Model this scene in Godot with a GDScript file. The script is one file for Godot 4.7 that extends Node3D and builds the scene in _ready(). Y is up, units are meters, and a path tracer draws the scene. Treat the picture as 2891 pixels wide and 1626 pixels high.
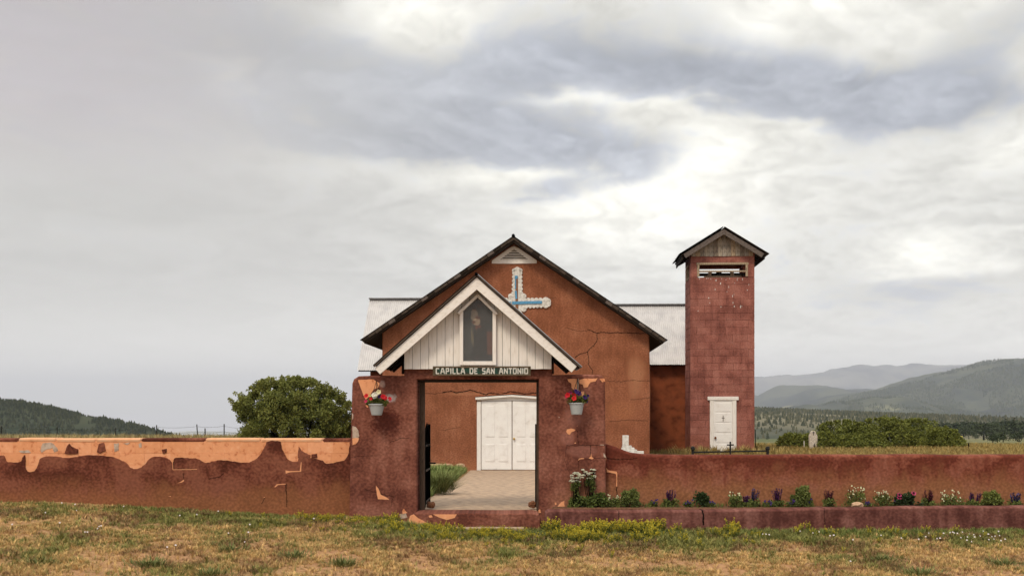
extends Node3D
# An adobe chapel behind a walled gateway under an overcast sky. Metres, y up, the camera looks along -z from a height of 2 m.

var rng := RandomNumberGenerator.new()
var used := {}
var M := {}


# ---------------------------------------------------------------- mesh builder
class MB:
	var v := PackedVector3Array()
	var n := PackedVector3Array()
	var uv := PackedVector2Array()
	var c := PackedColorArray()
	var ua := Vector3(1, 0, 0)
	var va := Vector3(0, -1, 0)
	var uo := Vector2.ZERO
	var us := Vector2.ONE

	func plane(rect: Rect2, along := Vector3(1, 0, 0), along0 := 0.0) -> MB:
		ua = along
		uo = Vector2(rect.position.x if along.x > 0.5 else along0, -rect.end.y)
		us = Vector2(1.0 / rect.size.x, 1.0 / rect.size.y)
		return self

	func vert(p: Vector3, nn: Vector3, col: Color) -> void:
		v.push_back(p)
		n.push_back(nn)
		c.push_back(col)
		uv.push_back((Vector2(p.dot(ua), p.dot(va)) - uo) * us)

	func tri(a: Vector3, b: Vector3, d: Vector3, col := Color.WHITE) -> void:
		var nn := (d - a).cross(b - a).normalized()
		vert(a, nn, col)
		vert(b, nn, col)
		vert(d, nn, col)

	func trin(a: Vector3, b: Vector3, d: Vector3, na: Vector3, nb: Vector3, nd: Vector3, col := Color.WHITE) -> void:
		vert(a, na, col)
		vert(b, nb, col)
		vert(d, nd, col)

	func quad(a: Vector3, b: Vector3, d: Vector3, e: Vector3, col := Color.WHITE) -> void:
		tri(a, b, d, col)
		tri(a, d, e, col)

	func out_tri(a: Vector3, b: Vector3, d: Vector3, o: Vector3, col := Color.WHITE) -> void:
		if (d - a).cross(b - a).dot(a + b + d - o * 3.0) < 0.0:
			tri(a, d, b, col)
		else:
			tri(a, b, d, col)

	func out_quad(a: Vector3, b: Vector3, d: Vector3, e: Vector3, o: Vector3, col := Color.WHITE) -> void:
		out_tri(a, b, d, o, col)
		out_tri(a, d, e, o, col)

	# a box with chamfered edges
	func box(o: Vector3, s: Vector3, b := 0.004, basis := Basis(), col := Color.WHITE) -> MB:
		var hh := s * 0.5
		b = minf(b, minf(hh.x, minf(hh.y, hh.z)) * 0.6)
		var i := hh - Vector3(b, b, b)
		var q := {}
		for x in [-1, 1]:
			for y in [-1, 1]:
				for z in [-1, 1]:
					var k := Vector3i(x, y, z)
					q[[k, 0]] = o + basis * Vector3(x * hh.x, y * i.y, z * i.z)
					q[[k, 1]] = o + basis * Vector3(x * i.x, y * hh.y, z * i.z)
					q[[k, 2]] = o + basis * Vector3(x * i.x, y * i.y, z * hh.z)
					out_tri(q[[k, 0]], q[[k, 1]], q[[k, 2]], o, col)
		for a in 3:
			var p := (a + 1) % 3
			var r := (a + 2) % 3
			for sa in [-1, 1]:
				var f := []
				for w in [[-1, -1], [1, -1], [1, 1], [-1, 1]]:
					var k := Vector3i()
					k[a] = sa
					k[p] = w[0]
					k[r] = w[1]
					f.append(q[[k, a]])
				out_quad(f[0], f[1], f[2], f[3], o, col)
				for sp in [-1, 1]:
					var k1 := Vector3i()
					var k2 := Vector3i()
					k1[a] = sa
					k2[a] = sa
					k1[p] = sp
					k2[p] = sp
					k1[r] = -1
					k2[r] = 1
					out_quad(q[[k1, a]], q[[k2, a]], q[[k2, p]], q[[k1, p]], o, col)
		return self

	# the outline (x, y) pulled from zb forward to zf with rounded edges
	func prism(outline: Array, zf: float, zb: float, b := 0.01, col := Color.WHITE, steps := 2) -> MB:
		var p := PackedVector2Array(outline)
		var area := 0.0
		for i in p.size():
			area += p[i].cross(p[(i + 1) % p.size()])
		if area < 0.0:
			p.reverse()
		var m := p.size()
		var miter := PackedVector2Array()
		for i in m:
			var d1 := (p[i] - p[(i + m - 1) % m]).normalized()
			var d2 := (p[(i + 1) % m] - p[i]).normalized()
			var n1 := Vector2(d1.y, -d1.x)
			var n2 := Vector2(d2.y, -d2.x)
			miter.push_back((n1 + n2) / maxf(0.35, 1.0 + n1.dot(n2)))
		var rings := []
		var zs := PackedFloat32Array()
		for s in steps + 1:
			var t := float(s) / steps * PI * 0.5
			var ring := PackedVector2Array()
			for i in m:
				ring.push_back(p[i] - miter[i] * b * (1.0 - sin(t)))
			rings.append(ring)
			zs.push_back(zf - b * (1.0 - cos(t)))
		rings.append(p)
		zs.push_back(zb)
		var front: PackedVector2Array = rings[0]
		var ids := Geometry2D.triangulate_polygon(front)
		if ids.is_empty():
			front = p
			ids = Geometry2D.triangulate_polygon(p)
		for i in range(0, ids.size(), 3):
			var a := front[ids[i]]
			var bb := front[ids[i + 1]]
			var d := front[ids[i + 2]]
			if (bb - a).cross(d - a) > 0.0:
				var w := bb
				bb = d
				d = w
			trin(Vector3(a.x, a.y, zf), Vector3(bb.x, bb.y, zf), Vector3(d.x, d.y, zf), Vector3.BACK, Vector3.BACK, Vector3.BACK, col)
		for s in rings.size() - 1:
			var r0: PackedVector2Array = rings[s]
			var r1: PackedVector2Array = rings[s + 1]
			for i in m:
				var j := (i + 1) % m
				var a := Vector3(r0[i].x, r0[i].y, zs[s])
				var b2 := Vector3(r0[j].x, r0[j].y, zs[s])
				var d := Vector3(r1[j].x, r1[j].y, zs[s + 1])
				var e := Vector3(r1[i].x, r1[i].y, zs[s + 1])
				var dir := (p[j] - p[i]).normalized()
				var side := Vector3(dir.y, -dir.x, 0)
				var t0 := minf(1.0, float(s) / steps) * PI * 0.5
				var t1 := minf(1.0, float(s + 1) / steps) * PI * 0.5
				var n0 := side * sin(t0) + Vector3.BACK * cos(t0)
				var n1 := side * sin(t1) + Vector3.BACK * cos(t1)
				if s == rings.size() - 2:
					n0 = side
					n1 = side
				trin(a, b2, d, n0, n0, n1, col)
				trin(a, d, e, n0, n1, n1, col)
		ids = Geometry2D.triangulate_polygon(p)
		for i in range(0, ids.size(), 3):
			var a := p[ids[i]]
			var bb := p[ids[i + 1]]
			var d := p[ids[i + 2]]
			if (bb - a).cross(d - a) < 0.0:
				var w := bb
				bb = d
				d = w
			trin(Vector3(a.x, a.y, zb), Vector3(bb.x, bb.y, zb), Vector3(d.x, d.y, zb), Vector3.FORWARD, Vector3.FORWARD, Vector3.FORWARD, col)
		return self

	func tube(a: Vector3, b: Vector3, ra: float, rb: float, sides := 6, col := Color.WHITE) -> MB:
		var d := (b - a).normalized()
		var x := d.cross(Vector3.RIGHT if absf(d.x) < 0.8 else Vector3.UP).normalized()
		var y := d.cross(x)
		for i in sides:
			var t0 := TAU * i / sides
			var t1 := TAU * (i + 1) / sides
			var e0 := x * cos(t0) + y * sin(t0)
			var e1 := x * cos(t1) + y * sin(t1)
			trin(a + e0 * ra, a + e1 * ra, b + e1 * rb, e0, e1, e1, col)
			trin(a + e0 * ra, b + e1 * rb, b + e0 * rb, e0, e1, e0, col)
			if rb > 0.002:
				trin(b, b + e0 * rb, b + e1 * rb, d, d, d, col)
			if ra > 0.002:
				trin(a, a + e1 * ra, a + e0 * ra, -d, -d, -d, col)
		return self

	# points (radius, height) turned about the y axis at o
	func lathe(o: Vector3, prof: Array, sides := 20, col := Color.WHITE) -> MB:
		for k in prof.size() - 1:
			var p: Vector2 = prof[k]
			var q: Vector2 = prof[k + 1]
			var dd := (q - p).normalized()
			var nn := Vector2(dd.y, -dd.x)
			for i in sides:
				var e0 := Vector3(cos(TAU * i / sides), 0, sin(TAU * i / sides))
				var e1 := Vector3(cos(TAU * (i + 1) / sides), 0, sin(TAU * (i + 1) / sides))
				var n0 := e0 * nn.x + Vector3.UP * nn.y
				var n1 := e1 * nn.x + Vector3.UP * nn.y
				trin(o + e0 * p.x + Vector3.UP * p.y, o + e1 * p.x + Vector3.UP * p.y, o + e1 * q.x + Vector3.UP * q.y, n0, n1, n1, col)
				trin(o + e0 * p.x + Vector3.UP * p.y, o + e1 * q.x + Vector3.UP * q.y, o + e0 * q.x + Vector3.UP * q.y, n0, n1, n0, col)
		return self

	# a corrugated sheet: waves run down the slope
	func corrugated(o: Vector3, along: Vector3, down: Vector3, width: float, length: float, pitch := 0.068, amp := 0.011, col := Color.WHITE, ragged := 0.0, rg: RandomNumberGenerator = null) -> MB:
		var up := along.cross(down).normalized()
		if up.y < 0:
			up = -up
		var k := int(width / pitch) * 4
		var pp := []
		var nn := []
		for i in k + 1:
			var t := float(i) / 4.0 * TAU
			pp.append(o + along * (width * i / k) + up * (sin(t) * amp))
			nn.append((up - along * (cos(t) * amp * TAU / pitch)).normalized())
		var l0 := length
		for i in k:
			var l1 := length + (rg.randf_range(-ragged, ragged) if rg else 0.0)
			var a: Vector3 = pp[i]
			var b: Vector3 = pp[i + 1]
			trin(a, b, b + down * l1, nn[i], nn[i + 1], nn[i + 1], col)
			trin(a, b + down * l1, a + down * l0, nn[i], nn[i + 1], nn[i], col)
			l0 = l1
		return self

	# an uneven boulder
	func rock(o: Vector3, r: Vector3, rg: RandomNumberGenerator, col := Color.WHITE) -> MB:
		var f := FastNoiseLite.new()
		f.seed = rg.randi() % 10000
		f.frequency = 0.9
		var at := func(i: int, j: int) -> Vector3:
			var th := PI * i / 8.0
			var ph := TAU * (j % 12) / 12.0
			var d := Vector3(sin(th) * cos(ph), cos(th), sin(th) * sin(ph))
			var k := 1.0 + 0.45 * f.get_noise_3dv(d)
			d = Vector3(signf(d.x) * pow(absf(d.x), 0.75), signf(d.y) * pow(absf(d.y), 0.75), signf(d.z) * pow(absf(d.z), 0.75))
			return o + d * r * k
		for i in 8:
			for j in 12:
				out_quad(at.call(i, j), at.call(i, j + 1), at.call(i + 1, j + 1), at.call(i + 1, j), o, col)
		return self

	func leaf(p: Vector3, dir: Vector3, side: Vector3, l: float, w: float, nn: Vector3, col: Color) -> void:
		var tip := p + dir * l
		var m := p + dir * (l * 0.45)
		# folded a little along its midrib; each half keeps its own normal, so that either side shades as it should
		var lift := dir.cross(side) * (w * 0.35)
		if lift.dot(nn) < 0.0:
			lift = -lift
		tri(p, m + side * w + lift, tip, col)
		tri(p, tip, m - side * w + lift, col)

	func mesh() -> ArrayMesh:
		var a := []
		a.resize(Mesh.ARRAY_MAX)
		a[Mesh.ARRAY_VERTEX] = v
		a[Mesh.ARRAY_NORMAL] = n
		a[Mesh.ARRAY_TEX_UV] = uv
		a[Mesh.ARRAY_COLOR] = c
		var m := ArrayMesh.new()
		m.add_surface_from_arrays(Mesh.PRIMITIVE_TRIANGLES, a)
		return m


# ---------------------------------------------------------------- naming helpers
func numbered(called: String) -> String:
	var k: int = used.get(called, -1) + 1
	used[called] = k
	return called if k == 0 else "%s_%03d" % [called, k]


func tag(o: Node, label := "", category := "", group := "", kind := "") -> Node:
	if label:
		o.set_meta("label", label)
	if category:
		o.set_meta("category", category)
	if group:
		o.set_meta("group", group)
	if kind:
		o.set_meta("kind", kind)
	return o


func thing(called: String, label: String, category: String, at := Vector3.ZERO, turn := 0.0, group := "") -> Node3D:
	var o := Node3D.new()
	o.name = numbered(called)
	add_child(o)
	o.position = at
	o.rotation.y = turn
	tag(o, label, category, group)
	return o


func obj(called: String, mb: MB, m: Material, parent: Node = null) -> MeshInstance3D:
	return inst(called, mb.mesh(), m, parent)


func inst(called: String, mesh: Mesh, m: Material, parent: Node = null) -> MeshInstance3D:
	var o := MeshInstance3D.new()
	o.mesh = mesh
	o.material_override = m
	if parent:
		var k := 0
		var nm := called
		while parent.has_node(nm):
			k += 1
			nm = "%s_%03d" % [called, k]
		o.name = nm
		parent.add_child(o)
	else:
		o.name = numbered(called)
		add_child(o)
	return o


func multi(called: String, mesh: Mesh, m: Material, where: Array, tints: Array, parent: Node = null) -> MultiMeshInstance3D:
	var mm := MultiMesh.new()
	mm.transform_format = MultiMesh.TRANSFORM_3D
	mm.use_colors = true
	mm.mesh = mesh
	mm.instance_count = where.size()
	for i in where.size():
		mm.set_instance_transform(i, where[i])
		mm.set_instance_color(i, tints[i])
	var o := MultiMeshInstance3D.new()
	o.multimesh = mm
	o.material_override = m
	if parent:
		o.name = called
		parent.add_child(o, true)
	else:
		o.name = numbered(called)
		add_child(o)
	o.set_meta("kind", "stuff")
	return o


# ---------------------------------------------------------------- materials
func lin(r: float, g: float, b: float) -> Color:
	return Color(r, g, b).linear_to_srgb()


func noise_tex(freq: float, ramp: Array, octaves := 4, size := 512, seed_ := 1) -> NoiseTexture2D:
	var f := FastNoiseLite.new()
	f.noise_type = FastNoiseLite.TYPE_SIMPLEX_SMOOTH
	f.frequency = freq
	f.fractal_octaves = octaves
	f.seed = seed_
	var t := NoiseTexture2D.new()
	t.width = size
	t.height = size
	t.seamless = true
	t.noise = f
	if ramp.size():
		var g := Gradient.new()
		var off := PackedFloat32Array()
		var cols := PackedColorArray()
		for i in ramp.size():
			off.push_back(float(i) / (ramp.size() - 1))
			cols.push_back(ramp[i])
		g.offsets = off
		g.colors = cols
		t.color_ramp = g
	return t


func mat(color: Color, rough := 0.9, tex: Texture2D = null, scale := Vector3.ONE, bump: Texture2D = null, depth := 0.0, world := false) -> StandardMaterial3D:
	var m := StandardMaterial3D.new()
	m.albedo_color = color
	m.roughness = rough
	m.metallic_specular = 0.3
	m.cull_mode = BaseMaterial3D.CULL_DISABLED
	if tex:
		m.albedo_texture = tex
	if tex or bump:
		m.uv1_triplanar = true
		m.uv1_world_triplanar = world
		m.uv1_scale = scale
	if bump:
		m.heightmap_enabled = true
		m.heightmap_texture = bump
		m.heightmap_scale = depth
	return m


func leafy(back := 0.35, rough := 0.7) -> StandardMaterial3D:
	var m := StandardMaterial3D.new()
	m.vertex_color_use_as_albedo = true
	m.roughness = rough
	m.metallic_specular = 0.3
	m.cull_mode = BaseMaterial3D.CULL_DISABLED
	if back > 0.0:
		m.backlight_enabled = true
		m.backlight = Color(back, back, back)
	return m


# a coat of mud plaster laid over the rectangle (x, y): blotches, streaks that run down, a paler dusty foot, cracks
func plaster(rect: Rect2, res: float, seed_: int, dark: Color, mid: Color, pale: Color, foot: Color, o := {}) -> StandardMaterial3D:
	var w := int(rect.size.x * res)
	var h := int(rect.size.y * res)
	var big := FastNoiseLite.new()
	big.seed = seed_
	big.frequency = o.get("big", 1.1)
	big.fractal_octaves = 4
	var fine := FastNoiseLite.new()
	fine.seed = seed_ + 7
	fine.frequency = o.get("fine", 15.0)
	fine.fractal_octaves = 3
	var run := FastNoiseLite.new()
	run.seed = seed_ + 13
	run.frequency = 1.0
	run.fractal_octaves = 3
	var streak: float = o.get("streak", 0.25)
	var foot_y: float = o.get("foot_y", -9.0)
	var foot_h: float = o.get("foot_h", 0.4)
	var foot_x: Array = o.get("foot_x", [])
	var spots: Array = o.get("spots", [])
	var contrast: float = o.get("contrast", 1.0)
	var grain: float = o.get("grain", 0.10)
	var top_dark: float = o.get("top", 0.0)
	var px := PackedByteArray()
	var hh := PackedByteArray()
	px.resize(w * h * 3)
	hh.resize(w * h)
	for j in h:
		var y := rect.end.y - (j + 0.5) / res
		for i in w:
			var x := rect.position.x + (i + 0.5) / res
			var a := big.get_noise_2d(x, y * 1.25)
			var f := fine.get_noise_2d(x, y * 1.15)
			var s := run.get_noise_2d(x * 5.0, y * 0.7)
			var t := clampf(0.5 + contrast * (a * 1.0 + f * 0.25) + streak * s * 1.4, 0.0, 1.0)
			if top_dark > 0.0:
				t = clampf(t - top_dark * smoothstep(0.80, 1.22, y + 0.5 * s) * (0.55 + 1.2 * s), 0.0, 1.0)
			var col := dark.lerp(mid, t * 2.0) if t < 0.5 else mid.lerp(pale, t * 2.0 - 1.0)
			if foot_y > -5.0:
				var k := smoothstep(foot_y + foot_h, foot_y, y + 0.35 * a + 0.12 * s)
				if foot_x.size():
					k *= smoothstep(foot_x[0], foot_x[1], x + 0.3 * a)
				col = col.lerp(foot, k * 0.8)
			for q in spots:
				var d := Vector2((x - q[0]) / q[2], (y - q[1]) / q[3]).length() + 0.6 * a + 0.35 * f
				if d < 1.0:
					col = col.lerp(q[4], smoothstep(1.0, 0.4, d) * q[5])
			col = col * (1.0 + grain * 1.3 * f)
			var at := (j * w + i) * 3
			px[at] = clampi(int(col.r * 255.0), 0, 255)
			px[at + 1] = clampi(int(col.g * 255.0), 0, 255)
			px[at + 2] = clampi(int(col.b * 255.0), 0, 255)
			hh[j * w + i] = clampi(int(128.0 + a * 70.0 + f * 55.0), 0, 255)
	var r2 := RandomNumberGenerator.new()
	r2.seed = seed_ + 31
	for line in o.get("cracks", []):
		var pts: Array = line[0]
		var wide: float = line[1]
		for k in pts.size() - 1:
			var p: Vector2 = pts[k]
			var q: Vector2 = pts[k + 1]
			var steps := int(p.distance_to(q) * res * 1.6) + 1
			var nrm := (q - p).orthogonal().normalized()
			var off := 0.0
			for s2 in steps:
				var t := float(s2) / steps
				off = lerpf(off + r2.randf_range(-0.6, 0.6), 0.0, 0.12)
				var c2 := p.lerp(q, t) + nrm * off / res
				var rad := wide * (0.15 + 0.45 * r2.randf())
				var cx := (c2.x - rect.position.x) * res
				var cy := (rect.end.y - c2.y) * res
				for yy in range(int(floor(cy - rad)), int(floor(cy + rad)) + 1):
					for xx in range(int(floor(cx - rad)), int(floor(cx + rad)) + 1):
						if xx >= 0 and yy >= 0 and xx < w and yy < h:
							var at := (yy * w + xx) * 3
							for ch in 3:
								px[at + ch] = int(px[at + ch] * clampf(0.84 - 0.22 * wide, 0.5, 0.84))
							hh[yy * w + xx] = int(hh[yy * w + xx] * 0.3)
	var m := StandardMaterial3D.new()
	m.albedo_texture = ImageTexture.create_from_image(Image.create_from_data(w, h, false, Image.FORMAT_RGB8, px))
	m.heightmap_enabled = true
	m.heightmap_texture = ImageTexture.create_from_image(Image.create_from_data(w, h, false, Image.FORMAT_L8, hh))
	m.heightmap_scale = o.get("relief", 2.5) * 0.07
	m.texture_repeat = false
	m.roughness = 0.95
	m.metallic_specular = 0.2
	m.cull_mode = BaseMaterial3D.CULL_DISABLED
	return m


# ---------------------------------------------------------------- terrain
func sm(a: float, b: float, x: float) -> float:
	var t := clampf((x - a) / (b - a), 0.0, 1.0)
	return t * t * (3.0 - 2.0 * t)


func land(x: float, d: float) -> float:
	var base := 0.085 + 0.16 * sm(0.0, -2.7, x) + 0.25 * sm(-2.7, -8.6, x) - 0.10 * (1.0 - sm(13.0, 19.0, d))
	var yard := 0.33 + 0.30 * sm(2.0, 6.0, x) + 0.45 * sm(-2.5, -7.0, x)
	var y := lerpf(base, yard, sm(19.7, 20.2, d))
	if d > 50.0:
		y -= 22.0 * (1.0 - exp(-(d - 50.0) / 900.0))
	if d > 75.0:
		y -= 240.0 * (1.0 - exp(-(d - 75.0) / 2500.0)) * sm(0.0, -0.08, x / d)
	return y


var lumps := FastNoiseLite.new()
var patches := FastNoiseLite.new()


# how green the grass is, 0 straw to 1 green
func green_at(x: float, d: float) -> float:
	var g := 0.75 * patches.get_noise_2d(x * 1.3, d * 1.0) + 0.45 * lumps.get_noise_2d(x * 3.6, d * 2.6)
	var near_wall := sm(16.4, 18.6, d)
	var mid := sm(-4.0, 0.5, x) * sm(15.6, 17.4, d)
	return clampf(0.24 + g * 0.90 + 0.24 * near_wall + 0.20 * mid - 0.16 * (1.0 - sm(14.0, 16.5, d)), 0.0, 1.0)


# ---------------------------------------------------------------- sky
var cloud_a := FastNoiseLite.new()
var cloud_b := FastNoiseLite.new()
var cloud_c := FastNoiseLite.new()
# azimuth, elevation, half widths (degrees), turn, strength
var banks := []
var gleams := []


func blob(q: Array, az: float, el: float) -> float:
	var x: float = az - q[0]
	var y: float = el - q[1]
	var c := cos(q[4])
	var s := sin(q[4])
	var u: float = (x * c + y * s) / q[2]
	var w: float = (-x * s + y * c) / q[3]
	return q[5] * exp(-(u * u + w * w))


func sky_at(az: float, el: float) -> Vector3:
	var e := maxf(el, 0.0)
	var dy := sin(deg_to_rad(e)) + 0.16
	var px := sin(deg_to_rad(az)) * cos(deg_to_rad(e)) / dy * 1.4
	var pz := cos(deg_to_rad(az)) * cos(deg_to_rad(e)) / dy * 1.4
	var wx := cloud_b.get_noise_2d(px * 0.9, pz * 1.2) * 0.55
	var n1 := cloud_a.get_noise_2d(px + wx, pz * 1.2 + wx)
	var n2 := cloud_b.get_noise_2d(px * 3.0 + 40.0, pz * 2.2 + wx * 2.0)
	var ja := az + n2 * 1.2
	var je := el + n2 * 0.5 + n1 * 0.35
	var k := 0.0
	var g := 0.0
	var inside := absf(az) < 42.0 and el < 34.0
	if inside:
		for q in banks:
			k += blob(q, ja, je)
		for q in gleams:
			g += blob(q, ja, je)
	else:
		k = 0.35
	var fade := clampf((absf(az) - 30.0) / 12.0, 0.0, 1.0)
	fade = maxf(fade, clampf((el - 24.0) / 10.0, 0.0, 1.0))
	k = lerpf(k, 0.40 + 0.7 * n1, fade)
	g = lerpf(g, 0.30 - 0.5 * n1, fade)
	var n3 := cloud_c.get_noise_2d(px * 4.0 + wx * 3.0, pz * 2.6 + wx * 2.0)
	var n4 := cloud_c.get_noise_2d(px * 11.0 + 70.0 + n3, pz * 7.0)
	var m := smoothstep(0.14, 0.90, k + 0.30 * n1 + 0.22 * n2 + 0.50 * n3 + 0.18 * n4 - 0.32 * maxf(g, 0.0))
	# tones as seen: pale veil, blue-grey cloud bases, warm white breaks
	var veil := Vector3(0.802, 0.798, 0.776)
	var base := Vector3(0.625, 0.640, 0.672)
	var c := veil.lerp(base, m)
	c += Vector3(0.150, 0.147, 0.132) * clampf(g * 0.9 + 0.35 * n1 * g + 0.5 * n3 * g, 0.0, 1.0) * (1.0 - 0.55 * m)
	c += Vector3(1, 1, 1) * (0.030 * n1 + 0.030 * n2 + 0.085 * n3 + 0.045 * n4)
	# the left of the view lies under an even rain-grey layer
	var grey := sm(4.0, -17.0, az) * (1.0 - fade)
	c = c.lerp(Vector3(0.722, 0.716, 0.702) + Vector3(1, 0.99, 1.0) * (0.05 * n1) - Vector3(0.035, 0.035, 0.030) * sm(8.0, 15.0, el), grey * 0.85 * (1.0 - 0.8 * clampf(g, 0.0, 1.0)))
	var mauve := sm(-8.0, -22.0, az) * sm(9.0, 15.0, el) * (1.0 - fade)
	c += Vector3(0.0, -0.014, -0.004) * mauve
	# brighter towards the horizon on all sides, to offset the grey of the fog
	var low := 1.0 - sm(0.5, 8.0, e)
	c = c.lerp(Vector3(0.955, 0.945, 0.915), low * 0.8)
	return c


func make_sky() -> ImageTexture:
	cloud_a.seed = 11
	cloud_a.frequency = 0.55
	cloud_a.fractal_octaves = 5
	cloud_b.seed = 29
	cloud_b.frequency = 0.9
	cloud_b.fractal_octaves = 5
	cloud_c.seed = 53
	cloud_c.frequency = 0.9
	cloud_c.fractal_octaves = 6
	cloud_c.fractal_gain = 0.58
	banks = [
		[-2.013, 15.562, 5.711, 2.949, 0.1, 0.75], [1.979, 12.953, 5.711, 1.389, 0.0, 0.9], [-5.126, 13.118, 5.194, 1.215, 0.0, 0.6], [5.779, 11.960, 3.295, 1.042, 0.2, 0.8],
		[7.833, 16.044, 7.424, 1.302, -0.08, 0.8], [14.509, 14.915, 7.253, 1.475, -0.12, 0.85], [19.583, 13.938, 5.711, 1.042, 0.0, 0.7], [22.308, 16.364, 3.987, 1.909, 0.5, 0.6],
		[1.458, 10.791, 2.603, 0.556, 0.0, 0.55], [19.583, 5.865, 4.505, 1.042, 0.1, 0.5], [14.509, 9.107, 3.468, 4.160, 0.0, 0.22], [4.401, 18.106, 6.054, 1.389, 0.0, 0.35],
		[-20.685, 16.683, 11.976, 5.711, 0.0, 0.8], [-10.238, 16.204, 5.711, 2.083, -0.4, 0.5], [22.900, 10.456, 2.603, 1.562, 0.0, 0.25], [16.124, 18.575, 2.603, 1.215, 0.4, 0.3],
	]
	gleams = [
		[-4.608, 18.575, 4.332, 1.909, -0.1, 1.0], [8.684, 12.291, 5.882, 1.649, 0.30, 0.55], [7.492, 14.265, 2.603, 0.781, 0.0, 0.6], [3.537, 15.158, 4.505, 0.417, -0.05, 0.9],
		[-0.278, 11.627, 3.814, 0.694, 0.1, 0.9], [14.672, 19.197, 3.814, 1.562, 0.0, 1.1], [19.891, 7.578, 2.603, 0.955, 0.1, 0.95], [6.123, 10.456, 5.711, 1.909, 0.15, 0.55],
		[9.530, 9.445, 7.253, 3.468, 0.0, 0.40], [21.562, 18.575, 3.468, 1.042, 0.5, 0.5], [-13.561, 15.562, 2.776, 0.694, -0.4, 0.35], [23.487, 11.793, 2.776, 1.215, 0.3, 0.5],
		[-7.697, 11.793, 6.054, 0.781, 0.0, 0.3], [22.011, 6.552, 2.776, 0.451, 0.0, 0.6], [23.487, 3.105, 2.083, 0.417, 0.0, 0.5],
	]
	var k := 1.5
	var enc := func(c: Vector3, el: float) -> Color:
		var up := 1.0 + 0.8 * sm(18.0, 70.0, el)
		var l := Color(c.x, c.y, c.z).srgb_to_linear() * (up / k)
		l.r = clampf(l.r, 0, 1)
		l.g = clampf(l.g, 0, 1)
		l.b = clampf(l.b, 0, 1)
		return l.linear_to_srgb()
	var im := Image.create(512, 256, false, Image.FORMAT_RGB8)
	for j in 256:
		var el := 90.0 - (j + 0.5) / 256.0 * 180.0
		for i in 512:
			var az := (i + 0.5) / 512.0 * 360.0 - 180.0
			im.set_pixel(i, j, enc.call(sky_at(az, el), el))
	im.resize(4096, 2048, Image.INTERPOLATE_CUBIC)
	for j in range(736, 1028):
		var el := 90.0 - (j + 0.5) / 2048.0 * 180.0
		for i in range(1690, 2406):
			var az := (i + 0.5) / 4096.0 * 360.0 - 180.0
			im.set_pixel(i, j, enc.call(sky_at(az, el), el))
	return ImageTexture.create_from_image(im)


# ---------------------------------------------------------------- start
func _ready() -> void:
	rng.seed = 20240
	lumps.seed = 5
	lumps.frequency = 0.35
	lumps.fractal_octaves = 4
	patches.seed = 77
	patches.frequency = 0.33
	patches.fractal_octaves = 4

	var cam := Camera3D.new()
	cam.name = "camera"
	cam.projection = Camera3D.PROJECTION_FRUSTUM
	cam.near = 0.5
	cam.far = 40000.0
	cam.size = 0.5 * 1626.0 / 3300.0
	cam.frustum_offset = Vector2(0.0, 0.5 * 356.0 / 3300.0)
	cam.position = Vector3(0, 2.0, 0)
	add_child(cam)
	cam.current = true

	var sky_material := PanoramaSkyMaterial.new()
	sky_material.panorama = make_sky()
	sky_material.energy_multiplier = 1.5
	var sky := Sky.new()
	sky.sky_material = sky_material
	var env := Environment.new()
	env.background_mode = Environment.BG_SKY
	env.sky = sky
	env.sky_rotation = Vector3(0, PI, 0)  # the picture's middle column lies ahead
	env.tonemap_mode = Environment.TONE_MAPPER_LINEAR
	env.tonemap_exposure = 1.4
	env.sdfgi_enabled = true
	env.ssao_enabled = true
	env.ssil_enabled = true
	env.fog_enabled = true
	env.fog_density = 0.0001
	env.fog_light_color = Color(0.915, 0.935, 1.0)
	var around := WorldEnvironment.new()
	around.name = "environment"
	around.environment = env
	add_child(around)

	var sun := DirectionalLight3D.new()
	sun.name = "sun"
	sun.light_energy = 0.5
	sun.light_color = Color(1.0, 0.94, 0.84)
	sun.light_angular_distance = 14.0
	sun.shadow_enabled = true
	sun.rotation_degrees = Vector3(-52.0, -22.0, 0.0)
	add_child(sun)

	materials()
	ground()
	far_country()
	chapel()
	bell_tower()
	gateway()
	walls()
	name_sign()
	saint_picture()
	iron_gates()
	graves()
	fence()
	bushes()
	pots()
	flower_bed()
	foreground()


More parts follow.
